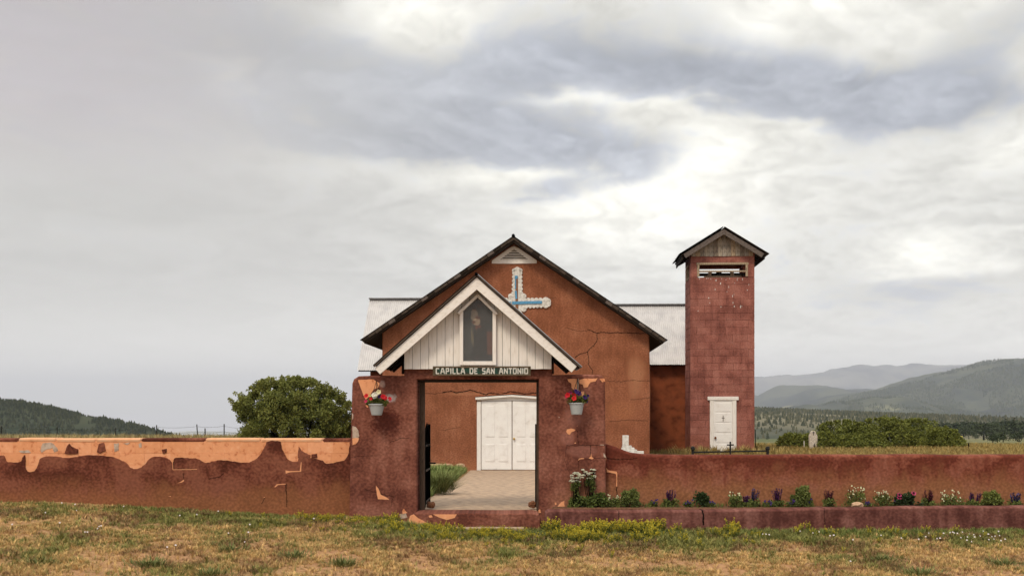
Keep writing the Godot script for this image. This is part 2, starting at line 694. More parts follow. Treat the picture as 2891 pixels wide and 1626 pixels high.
func materials() -> void:
	var grain := noise_tex(0.02, [Color(0.62, 0.6, 0.58), Color(0.86, 0.84, 0.82), Color(1, 1, 1)], 5, 512, 3)
	var mott := noise_tex(0.012, [Color(0.72, 0.70, 0.68), Color(0.92, 0.91, 0.90), Color(1, 1, 1)], 5, 512, 9)
	var speck := noise_tex(0.05, [], 4, 512, 21)
	M.grain = grain
	M.mott = mott
	M.speck = speck
	M.white = mat(lin(0.80, 0.765, 0.735), 0.6, noise_tex(0.012, [Color(0.90, 0.89, 0.87), Color(0.985, 0.98, 0.975), Color(1, 1, 1), Color(1, 1, 1)], 4, 512, 17), Vector3(3, 0.4, 3))
	M.white_side = mat(lin(0.80, 0.765, 0.735), 0.6, noise_tex(0.012, [Color(0.90, 0.89, 0.87), Color(0.985, 0.98, 0.975), Color(1, 1, 1), Color(1, 1, 1)], 4, 512, 19), Vector3(1.2, 2.5, 2))
	M.door = mat(lin(0.82, 0.80, 0.785), 0.55, noise_tex(0.01, [Color(0.92, 0.91, 0.90), Color(0.985, 0.98, 0.98), Color(1, 1, 1), Color(1, 1, 1)], 4, 512, 18), Vector3(0.6, 0.6, 0.6))
	M.gap = mat(lin(0.02, 0.018, 0.016), 1.0)
	M.dark_wood = mat(lin(0.035, 0.026, 0.02), 0.95, grain, Vector3(3, 3, 3))
	M.post_wood = mat(lin(0.11, 0.075, 0.055), 0.9, grain, Vector3(6, 0.6, 6))
	M.old_board = mat(lin(0.54, 0.475, 0.40), 0.95, noise_tex(0.014, [Color(0.36, 0.32, 0.30), Color(0.72, 0.68, 0.62), Color(1, 0.96, 0.9), Color(0.95, 0.80, 0.66)], 5, 512, 41), Vector3(7, 0.7, 7), grain, 0.4)
	M.grey_beam = mat(lin(0.20, 0.175, 0.165), 0.95, noise_tex(0.016, [Color(0.5, 0.47, 0.45), Color(0.85, 0.82, 0.8), Color(1, 1, 1)], 5, 512, 43), Vector3(1.2, 5, 5), grain, 0.4)
	M.tin = mat(lin(0.60, 0.58, 0.58), 0.45, noise_tex(0.01, [Color(0.80, 0.80, 0.82), Color(0.96, 0.96, 0.96), Color(1, 1, 1)], 4, 512, 47), Vector3(0.4, 0.4, 0.4))
	M.tin.metallic = 0.15
	M.tin_dull = mat(lin(0.30, 0.31, 0.33), 0.5, mott, Vector3(0.7, 0.7, 0.7))
	M.tin_dull.metallic = 0.3
	M.rust_tin = mat(lin(0.085, 0.065, 0.052), 0.8, mott, Vector3(1, 1, 1))
	M.iron = mat(lin(0.022, 0.020, 0.019), 0.6, mott, Vector3(3, 3, 3))
	M.brass = mat(lin(0.55, 0.38, 0.12), 0.35)
	M.brass.metallic = 0.8
	M.orange = mat(lin(0.78, 0.405, 0.235), 0.95, noise_tex(0.016, [Color(0.76, 0.57, 0.48), Color(0.96, 0.90, 0.85), Color(0.98, 0.92, 0.87), Color(1, 1, 1)], 6, 1024, 53), Vector3(0.45, 0.45, 0.45), speck, 0.25, true)
	M.chalk_orange = mat(lin(0.66, 0.37, 0.22), 0.95, noise_tex(0.012, [Color(0.86, 0.78, 0.74), Color(1.0, 0.96, 0.92), Color(1, 1, 1), Color(0.98, 1.0, 1.04)], 5, 512, 54), Vector3(0.7, 0.7, 0.7), speck, 0.2, true)
	M.orange_b = M.orange.duplicate()
	M.orange_b.albedo_color = lin(0.74, 0.375, 0.21)
	M.orange_c = M.orange.duplicate()
	M.orange_c.albedo_color = lin(0.80, 0.43, 0.26)
	M.chalk = mat(lin(0.56, 0.44, 0.36), 0.95, mott, Vector3(1.5, 1.5, 1.5), speck, 0.2, true)
	M.concrete = mat(lin(0.45, 0.352, 0.275), 0.95, noise_tex(0.03, [Color(0.55, 0.51, 0.50), Color(0.84, 0.82, 0.80), Color(1, 0.97, 0.93), Color(1.0, 0.90, 0.80)], 6, 1024, 57), Vector3(0.13, 0.30, 0.33), speck, 0.12)
	M.slab = mat(lin(0.46, 0.34, 0.25), 0.95, mott, Vector3(1.5, 1.5, 1.5), speck, 0.2)
	M.soil = mat(lin(0.17, 0.085, 0.05), 1.0, mott, Vector3(2, 2, 2), speck, 0.6)
	M.rock = mat(lin(0.27, 0.12, 0.065), 0.95, grain, Vector3(4, 4, 4), speck, 0.25)
	M.pale_rock = mat(lin(0.62, 0.42, 0.28), 0.95, mott, Vector3(4, 4, 4), speck, 0.5)
	M.marble = mat(lin(0.78, 0.77, 0.75), 0.6, mott, Vector3(1.5, 1.5, 1.5))
	M.stone = mat(lin(0.66, 0.60, 0.53), 0.9, mott, Vector3(2.5, 2.5, 2.5), speck, 0.4)
	M.pot = mat(lin(0.40, 0.42, 0.43), 0.5)
	M.wire = mat(lin(0.10, 0.10, 0.10), 0.5)
	M.leaf = leafy(0.5)
	M.petal = leafy(0.5, 0.6)
	M.blade = leafy(0.45, 0.8)
	M.far_leaf = leafy(0.0, 0.95)
	M.bark = mat(lin(0.07, 0.05, 0.038), 0.95)


# ---------------------------------------------------------------- setting
func ground() -> void:
	var xs := []
	var zs := []
	for i in 231:
		var t := (i - 115) / 115.0
		xs.append(t * 11.0 + signf(t) * 0.0009 * (exp(absf(t) * 16.4) - 1.0) + 0.0)
	for j in 251:
		var t := (j - 90) / 160.0
		# distance in front of the camera, finest between 12 and 22 m
		zs.append(17.0 + t * 13.0 + (0.0011 * (exp(maxf(t, 0.0) * 16.45) - 1.0)) - 0.02 * (exp(maxf(-t, 0.0) * 20.0) - 1.0))
	var v := PackedVector3Array()
	var cc := PackedColorArray()
	var ix := PackedInt32Array()
	for j in zs.size():
		for i in xs.size():
			var x: float = xs[i]
			var d: float = zs[j]
			var y := land(x, d)
			if d < 60.0 and absf(x) < 60.0:
				y += 0.035 * lumps.get_noise_2d(x * 4.0, d * 4.0)
			v.push_back(Vector3(x, y, -d))
			var g := green_at(x, d)
			var c := Color(0.38, 0.215, 0.110).lerp(Color(0.22, 0.170, 0.070), g)
			if d > 50.0:
				var p := patches.get_noise_2d(x * 0.02, d * 0.02)
				var q := lumps.get_noise_2d(x * 0.15, d * 0.15)
				c = Color(0.185, 0.175, 0.085).lerp(Color(0.10, 0.12, 0.05), clampf(0.5 + p * 1.6 + q * 0.5, 0, 1))
				c = c.lerp(Color(0.36, 0.35, 0.28) if x < 0.0 else Color(0.085, 0.095, 0.052), sm(500.0, 2500.0, d) * 0.85)  # far left ground is paler, with distance haze put into its colour
			cc.push_back(c)
	var w := xs.size()
	for j in zs.size() - 1:
		for i in w - 1:
			var a := j * w + i
			ix.append_array([a, a + w, a + w + 1, a, a + w + 1, a + 1])
	var st := SurfaceTool.new()
	var arr := []
	arr.resize(Mesh.ARRAY_MAX)
	arr[Mesh.ARRAY_VERTEX] = v
	arr[Mesh.ARRAY_COLOR] = cc
	arr[Mesh.ARRAY_INDEX] = ix
	var am := ArrayMesh.new()
	am.add_surface_from_arrays(Mesh.PRIMITIVE_TRIANGLES, arr)
	st.create_from(am, 0)
	st.generate_normals()
	var m := mat(Color.WHITE, 1.0, noise_tex(0.03, [Color(0.55, 0.5, 0.45), Color(0.9, 0.88, 0.86), Color(1, 1, 1), Color(1, 0.96, 0.9)], 6, 1024, 61), Vector3(0.33, 0.33, 0.33), M.speck, 0.8, true)
	m.vertex_color_use_as_albedo = true
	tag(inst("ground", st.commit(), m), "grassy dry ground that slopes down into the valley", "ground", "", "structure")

	# walk from the gateway to the chapel door
	var b := MB.new()
	var edge_l := [Vector2(-1.72, 19.9), Vector2(-1.62, 23.0), Vector2(-1.48, 26.0), Vector2(-1.30, 30.0), Vector2(-1.22, 34.3)]
	for k in edge_l.size() - 1:
		var p: Vector2 = edge_l[k]
		var q: Vector2 = edge_l[k + 1]
		for s in 4:
			var u := p.lerp(q, s / 4.0)
			var t := p.lerp(q, (s + 1) / 4.0)
			var ju := 0.05 * lumps.get_noise_2d(7.0, u.y * 6.0)
			var jt := 0.05 * lumps.get_noise_2d(7.0, t.y * 6.0)
			var y0 := 0.352
			b.quad(Vector3(u.x + ju, y0, -u.y), Vector3(t.x + jt, y0, -t.y), Vector3(1.1, y0, -t.y), Vector3(1.1, y0, -u.y))
			b.quad(Vector3(u.x + ju, y0 - 0.12, -u.y), Vector3(t.x + jt, y0 - 0.12, -t.y), Vector3(t.x + jt, y0, -t.y), Vector3(u.x + ju, y0, -u.y))
			b.quad(Vector3(1.1, y0, -u.y), Vector3(1.1, y0, -t.y), Vector3(1.1, y0 - 0.12, -t.y), Vector3(1.1, y0 - 0.12, -u.y))
	tag(obj("path", b, M.concrete), "worn concrete walk from the gateway to the chapel door", "path", "", "structure")


class Ridge:
	var prof: Array
	var d: float
	var front: float
	var back: float
	var foot: float
	var rough: float
	var f := FastNoiseLite.new()

	func crest(x: float) -> float:
		if x <= prof[0].x:
			return prof[0].y
		for i in prof.size() - 1:
			if x < prof[i + 1].x:
				var t: float = (x - prof[i].x) / (prof[i + 1].x - prof[i].x)
				return lerpf(prof[i].y, prof[i + 1].y, t)
		return prof[-1].y

	# v: 0 at the near foot, 1 on the crest, 2 at the far foot
	func at(x: float, v: float) -> Vector3:
		var z := -(d - front * (1.0 - v)) if v < 1.0 else -(d + back * (v - 1.0))
		var k := v if v < 1.0 else 2.0 - v
		var y := lerpf(foot, crest(x), pow(k, 0.85))
		var g := f.get_noise_2d(x, z * 0.55)
		y += rough * g * sin(PI * clampf(k, 0, 1)) * 2.0 * (1.0 - k * 0.6)
		y += rough * 0.12 * f.get_noise_2d(x * 7.0, z * 7.0) * k
		return Vector3(x, y, z)


func ridge(called: String, label: String, category: String, prof: Array, d: float, front: float, back: float, foot: float, rough: float, cols: Array, nx: int, nv: int, seed_: int, open_patches := []) -> Ridge:
	var r := Ridge.new()
	r.prof = prof
	r.d = d
	r.front = front
	r.back = back
	r.foot = foot
	r.rough = rough
	r.f.seed = seed_
	r.f.frequency = 2.2 / front
	r.f.fractal_octaves = 5
	var x0: float = prof[0].x
	var x1: float = prof[-1].x
	var v := PackedVector3Array()
	var cc := PackedColorArray()
	var ix := PackedInt32Array()
	for j in nv + 1:
		for i in nx + 1:
			var p := r.at(lerpf(x0, x1, float(i) / nx), 2.0 * j / nv)
			v.push_back(p)
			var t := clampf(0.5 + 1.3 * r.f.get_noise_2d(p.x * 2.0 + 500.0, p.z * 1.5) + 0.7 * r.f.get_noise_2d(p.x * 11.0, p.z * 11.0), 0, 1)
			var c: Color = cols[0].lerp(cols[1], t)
			for q in open_patches:
				var k := Vector2((p.x - q[0]) / q[2], (p.y - q[1]) / q[3]).length() + 0.35 * r.f.get_noise_2d(p.x * 5.0, p.z * 5.0)
				c = c.lerp(q[4], smoothstep(1.0, 0.75, k))
			cc.push_back(c)
	var w := nx + 1
	for j in nv:
		for i in nx:
			var a := j * w + i
			ix.append_array([a, a + w, a + w + 1, a, a + w + 1, a + 1])
	var arr := []
	arr.resize(Mesh.ARRAY_MAX)
	arr[Mesh.ARRAY_VERTEX] = v
	arr[Mesh.ARRAY_COLOR] = cc
	arr[Mesh.ARRAY_INDEX] = ix
	var am := ArrayMesh.new()
	am.add_surface_from_arrays(Mesh.PRIMITIVE_TRIANGLES, arr)
	var st := SurfaceTool.new()
	st.create_from(am, 0)
	st.generate_normals()
	tag(inst(called, st.commit(), M.far_leaf), label, category, "", "structure")
	return r


func conifer() -> Mesh:
	var b := MB.new()
	var g := Color(1, 1, 1)
	for k in 3:
		var y0 := 0.12 + 0.26 * k
		var rad := 0.30 - 0.075 * k
		var tip := Vector3(0, y0 + 0.42, 0)
		for i in 6:
			var a0 := TAU * i / 6.0 + k
			var a1 := TAU * (i + 1) / 6.0 + k
			var r0 := rad * (0.8 + 0.4 * float((i * 7 + k * 3) % 5) / 5.0)
			var r1 := rad * (0.8 + 0.4 * float(((i + 1) % 6 * 7 + k * 3) % 5) / 5.0)
			b.out_tri(Vector3(cos(a0) * r0, y0, sin(a0) * r0), Vector3(cos(a1) * r1, y0, sin(a1) * r1), tip, Vector3(0, y0, 0), g)
	b.tube(Vector3.ZERO, Vector3(0, 0.2, 0), 0.03, 0.03, 4, Color(0.6, 0.5, 0.4))
	return b.mesh()


func round_tree(n: int, seed_: int) -> Mesh:
	var b := MB.new()
	var r := RandomNumberGenerator.new()
	r.seed = seed_
	var lobes := []
	for i in 7:
		var d := Vector3(r.randf_range(-1, 1), r.randf_range(-0.5, 1), r.randf_range(-1, 1)).normalized()
		lobes.append([Vector3(0, 0.55, 0) + d * Vector3(0.28, 0.2, 0.28), r.randf_range(0.18, 0.3)])
	for i in n:
		var l: Array = lobes[i % 7]
		var d := Vector3(r.randfn(), r.randfn(), r.randfn()).normalized()
		var p: Vector3 = l[0] + d * (l[1] * r.randf_range(0.7, 1.0))
		var dir := (d + Vector3(r.randfn(), r.randfn(), r.randfn()) * 0.7).normalized()
		var side := dir.cross(Vector3(r.randfn(), r.randfn(), r.randfn())).normalized()
		b.leaf(p, dir, side, 0.13, 0.05, (d + Vector3.UP * 0.4).normalized(), Color.WHITE * r.randf_range(0.7, 1.2))
	b.tube(Vector3.ZERO, Vector3(0, 0.5, 0), 0.04, 0.02, 5, Color(0.7, 0.5, 0.35))
	return b.mesh()


func far_country() -> void:
	var forest := [Color(0.018, 0.028, 0.013), Color(0.045, 0.052, 0.024)]
	var lh := ridge("hill", "dark forested hill sloping down behind the left wall", "hill", [Vector2(-568.727, 21.152), Vector2(-471.758, 15.818), Vector2(-411.152, 13.394), Vector2(-350.545, 10.727), Vector2(-340.848, 10.242), Vector2(-331.394, 8.788), Vector2(-318.788, 6.848), Vector2(-309.091, 4.424), Vector2(-296.727, 1.030), Vector2(-283.152, -1.394), Vector2(-270.545, -3.333), Vector2(-257.939, -6.242), Vector2(-245.576, -10.121), Vector2(-234.909, -13.030), Vector2(-222.303, -15.697), Vector2(-180.848, -20.545)], 800.0, 420.0, 500.0, -75.0, 6.0, forest, 200, 60, 3)
	var blue := [Color(0.30, 0.31, 0.29), Color(0.42, 0.42, 0.37)]  # pale on purpose: part of the distance haze is mixed into this colour
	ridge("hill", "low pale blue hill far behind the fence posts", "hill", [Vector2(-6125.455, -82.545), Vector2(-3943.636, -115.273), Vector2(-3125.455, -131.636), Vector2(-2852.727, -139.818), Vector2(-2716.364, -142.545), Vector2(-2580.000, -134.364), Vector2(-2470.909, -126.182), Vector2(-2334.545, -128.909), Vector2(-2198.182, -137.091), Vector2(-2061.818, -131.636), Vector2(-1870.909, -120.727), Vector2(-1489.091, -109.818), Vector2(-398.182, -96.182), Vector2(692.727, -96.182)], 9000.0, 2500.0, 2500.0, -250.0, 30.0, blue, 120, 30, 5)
	var right_cols := [Color(0.016, 0.027, 0.020), Color(0.070, 0.078, 0.046)]
	var rr := ridge("hill", "wooded mountain slope rising at the right edge", "hill", [Vector2(591.576, -44.909), Vector2(852.182, -25.364), Vector2(1021.576, 3.303), Vector2(1192.273, 47.606), Vector2(1252.212, 67.152), Vector2(1352.545, 86.697), Vector2(1491.970, 115.364), Vector2(1592.303, 147.939), Vector2(1652.242, 164.879), Vector2(1712.182, 183.121), Vector2(1752.576, 193.545), Vector2(1804.697, 202.667), Vector2(1843.788, 205.273), Vector2(1882.879, 207.879), Vector2(2155.212, 222.212), Vector2(2676.424, 241.758), Vector2(3588.545, 222.212)], 4300.0, 2100.0, 2000.0, -26.0, 75.0, right_cols, 320, 110, 8,
		[[1180.909, 24.0, 70.0, 14.0, Color(0.22, 0.20, 0.11)], [937.576, 16.0, 40.0, 5.0, Color(0.18, 0.18, 0.10)]])
	ridge("hill", "hazy rounded hill in the middle of the valley", "hill", [Vector2(500.303, 39.424), Vector2(894.242, 39.424), Vector2(1189.697, 59.121), Vector2(1355.152, 94.576), Vector2(1469.394, 155.636), Vector2(1589.545, 165.485), Vector2(1711.667, 161.545), Vector2(1831.818, 145.788), Vector2(2013.030, 137.909), Vector2(2273.030, 98.515), Vector2(2666.970, 39.424)], 6500.0, 2000.0, 1600.0, -26.0, 80.0, right_cols, 160, 50, 12)
	var low := ridge("hill", "low grey wooded hill right of the tower", "hill", [Vector2(24.545, 15.182), Vector2(160.909, 14.273), Vector2(251.818, 10.636), Vector2(312.727, 6.091), Vector2(345.909, 2.455), Vector2(380.909, -3.000), Vector2(413.182, -10.727), Vector2(442.727, -18.909), Vector2(488.182, -28.000)], 1500.0, 1180.0, 700.0, -8.0, 2.5, [Color(0.050, 0.055, 0.038), Color(0.15, 0.135, 0.085)], 160, 60, 14)
	var mesa := ridge("mountain", "pale flat topped mountain at the skyline", "mountain", [Vector2(-820.000, 315.333), Vector2(1180.000, 338.667), Vector2(2293.333, 352.000), Vector2(2773.333, 375.333), Vector2(2833.333, 388.667), Vector2(2936.667, 398.667), Vector2(3000.000, 428.667), Vector2(3163.333, 445.333), Vector2(3243.333, 465.333), Vector2(3356.667, 468.667), Vector2(3510.000, 458.667), Vector2(3613.333, 452.000), Vector2(3693.333, 462.000), Vector2(3766.667, 482.000), Vector2(3920.000, 475.333), Vector2(4123.333, 468.667), Vector2(4280.000, 472.000), Vector2(4380.000, 455.333), Vector2(5513.333, 432.000), Vector2(7180.000, 365.333)], 11000.0, 3000.0, 2500.0, -26.0, 130.0, [Color(0.11, 0.12, 0.125), Color(0.22, 0.22, 0.20)], 300, 40, 16,  # mountain colours lightened, some of the haze is painted in
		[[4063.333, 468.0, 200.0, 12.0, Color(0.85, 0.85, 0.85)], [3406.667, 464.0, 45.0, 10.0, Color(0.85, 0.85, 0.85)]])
	# forests
	var cone := conifer()
	var where := []
	var tint := []
	for i in 15000:
		var x := rng.randf_range(lh.prof[0].x * 0.75, lh.prof[-1].x)
		var v := 1.0 - pow(rng.randf(), 1.6)
		if i % 5 == 0:
			v = rng.randf_range(0.96, 1.06)
		if lh.f.get_noise_2d(x * 3.0, v * 450.0) < -0.5:
			continue
		var s := rng.randf_range(1.1, 2.9) * (1.35 if rng.randf() < 0.12 else 1.0)
		var p := lh.at(x, v) - Vector3(0, 0.2, 0)
		where.append(Transform3D(Basis(Vector3.UP, rng.randf() * TAU).scaled(Vector3(s * rng.randf_range(1.0, 1.6), s, s * rng.randf_range(1.0, 1.6))), p))
		tint.append(Color(0.018, 0.028, 0.013).lerp(Color(0.055, 0.060, 0.027), pow(rng.randf(), 1.6)))
	tag(multi("forest", cone, M.far_leaf, where, tint), "dark conifers covering the left hill", "forest", "", "stuff")
	where = []
	tint = []
	for i in 30000:
		var x := rng.randf_range(852.182, 2090.061)
		var v := rng.randf_range(0.02, 1.03)
		if rr.f.get_noise_2d(x * 2.5, v * 3000.0) < -0.2:
			continue
		var s := rng.randf_range(4.0, 9.0) * lerpf(0.45, 1.0, clampf(v * 1.6, 0.0, 1.0))
		where.append(Transform3D(Basis(Vector3.UP, rng.randf() * TAU).scaled(Vector3(s * 1.5, s, s * 1.5)), rr.at(x, v)))
		tint.append(Color(0.028, 0.046, 0.024).lerp(Color(0.085, 0.095, 0.045), pow(rng.randf(), 1.3)))
	tag(multi("forest", cone, M.far_leaf, where, tint), "hazy woods on the right mountain slope", "forest", "", "stuff")
	where = []
	tint = []
	for i in 16000:
		var x := rng.randf_range(60.0, 488.182)
		var v := pow(rng.randf(), 0.8) * 1.02
		if low.f.get_noise_2d(x * 6.0, v * 2400.0) < -0.25:
			continue
		var s := rng.randf_range(2.2, 4.6) * lerpf(0.5, 1.0, v)
		where.append(Transform3D(Basis(Vector3.UP, rng.randf() * TAU).scaled(Vector3(s * 1.3, s, s * 1.3)), low.at(x, v) - Vector3(0, 0.2, 0)))
		tint.append(Color(0.035, 0.045, 0.028).lerp(Color(0.12, 0.115, 0.07), pow(rng.randf(), 1.4)))
	tag(multi("forest", cone, M.far_leaf, where, tint), "grey green woods on the low hill right of the tower", "forest", "", "stuff")
	# belt of trees in the valley
	var round_a := round_tree(160, 4)
	where = []
	tint = []
	for i in 420:
		var px := pow(rng.randf(), 0.8)
		var x := lerpf(151.964, 261.418, px)
		var d := rng.randf_range(380.0, 520.0) + (40.0 if x > 169.782 else 0.0)
		var s := rng.randf_range(3.0, 5.6) * (0.75 + 0.5 * sm(151.964, 167.236, x))
		where.append(Transform3D(Basis(Vector3.UP, rng.randf() * TAU).scaled(Vector3(s * 1.25, s, s * 1.25)), Vector3(x, land(x, d) - 0.2, -d)))
		tint.append(Color(0.020, 0.032, 0.014).lerp(Color(0.050, 0.065, 0.025), rng.randf()))
	tag(multi("tree_belt", round_a, M.far_leaf, where, tint), "dark belt of trees across the valley on the right", "trees", "", "stuff")
	where = []
	tint = []
	for i in 1500:
		var d := rng.randf_range(600.0, 2600.0)
		var x := rng.randf_range(0.37, 0.62) * d
		if patches.get_noise_2d(x * 0.006, d * 0.006) < 0.02:
			continue
		var s := rng.randf_range(3.0, 7.0)
		where.append(Transform3D(Basis(Vector3.UP, rng.randf() * TAU).scaled(Vector3(s * 1.6, s, s * 1.6)), Vector3(x, land(x, d), -d)))
		tint.append(Color(0.030, 0.045, 0.020).lerp(Color(0.07, 0.085, 0.035), rng.randf()))
	tag(multi("valley_woods", round_a, M.far_leaf, where, tint), "scattered trees on the far valley floor", "trees", "", "stuff")
	# bushes on the near meadow, each a thing
	var spots := [[2665, 250.0, 2.2, "small dark bush at the left edge of the meadow"], [2780, 300.0, 4.6, "large dark bush alone on the valley meadow"], [2815, 310.0, 3.6, "dark bush just right of the large meadow bush"], [2835, 170.0, 1.7, "rounded bush on the meadow above the right wall"], [2805, 150.0, 1.2, "low bush nearest the wall on the meadow"], [2819, 160.0, 1.5, "upright dark bush between two low meadow bushes"], [2880, 180.0, 1.6, "dark bush at the right edge of the meadow"], [2870, 260.0, 2.2, "bush on the slope near the right edge"], [2758, 330.0, 1.6, "tiny bush left of the large meadow bush"]]
	for q in spots:
		var x: float = (q[0] - 1446.0) / 3300.0 * q[1]
		var t := thing("meadow_bush", q[3], "bush", Vector3(x, land(x, q[1]) - 0.1, -q[1]), rng.randf() * TAU, "bushes on the valley meadow")
		var o := inst("crown", round_tree(260, rng.randi() % 1000), tinted(Color(0.034, 0.048, 0.020).lerp(Color(0.055, 0.07, 0.03), rng.randf())), t)
		o.scale = Vector3(q[2] * 1.35, q[2], q[2] * 1.35)
	# houses
	var homes := [[2742, 780.0, 15.0, 3.2, "long white house among the trees across the valley", 0.1], [2792, 840.0, 9.0, 2.8, "small white house right of the long house", -0.2], [2838, 800.0, 7.0, 2.6, "white shed half hidden by the tree belt", 0.3], [2812, 2300.0, 14.0, 5.0, "far pale house at the foot of the mountain", 0.0]]
	for q in homes:
		var x: float = (q[0] - 1446.0) / 3300.0 * q[1]
		var t := thing("house", q[4], "house", Vector3(x, land(x, q[1]), -q[1]), q[5], "houses across the valley")
		obj("wall", MB.new().box(Vector3(0, q[3] * 0.5, 0), Vector3(q[2], q[3], 6.0), 0.05), M.marble, t)
		obj("roof", MB.new().prism([Vector2(-3.4, q[3]), Vector2(3.4, q[3]), Vector2(0, q[3] + 1.6)], q[2] * 0.5 + 0.4, -q[2] * 0.5 - 0.4, 0.03), M.tin, t).rotation.y = PI / 2
		for k in 3:
			obj("window", MB.new().box(Vector3((k - 1) * q[2] * 0.28, q[3] * 0.55, 3.02), Vector3(1.2, 1.1, 0.1), 0.02), M.gap, t)


func tinted(c: Color) -> StandardMaterial3D:
	var m := leafy(0.3)
	m.albedo_color = c.linear_to_srgb()
	return m


# ---------------------------------------------------------------- chapel
func slope(mb: MB, ridge_at: Vector2, eave_at: Vector2, zf: float, zb: float, thick: float, lift := 0.0) -> MB:
	var d := (eave_at - ridge_at).normalized()
	var up := Vector2(-d.y, d.x)
	if up.y < 0:
		up = -up
	var a := ridge_at + up * lift
	var b := eave_at + up * lift
	return mb.prism([a, b, b - up * thick, a - up * thick], zf, zb, 0.004)


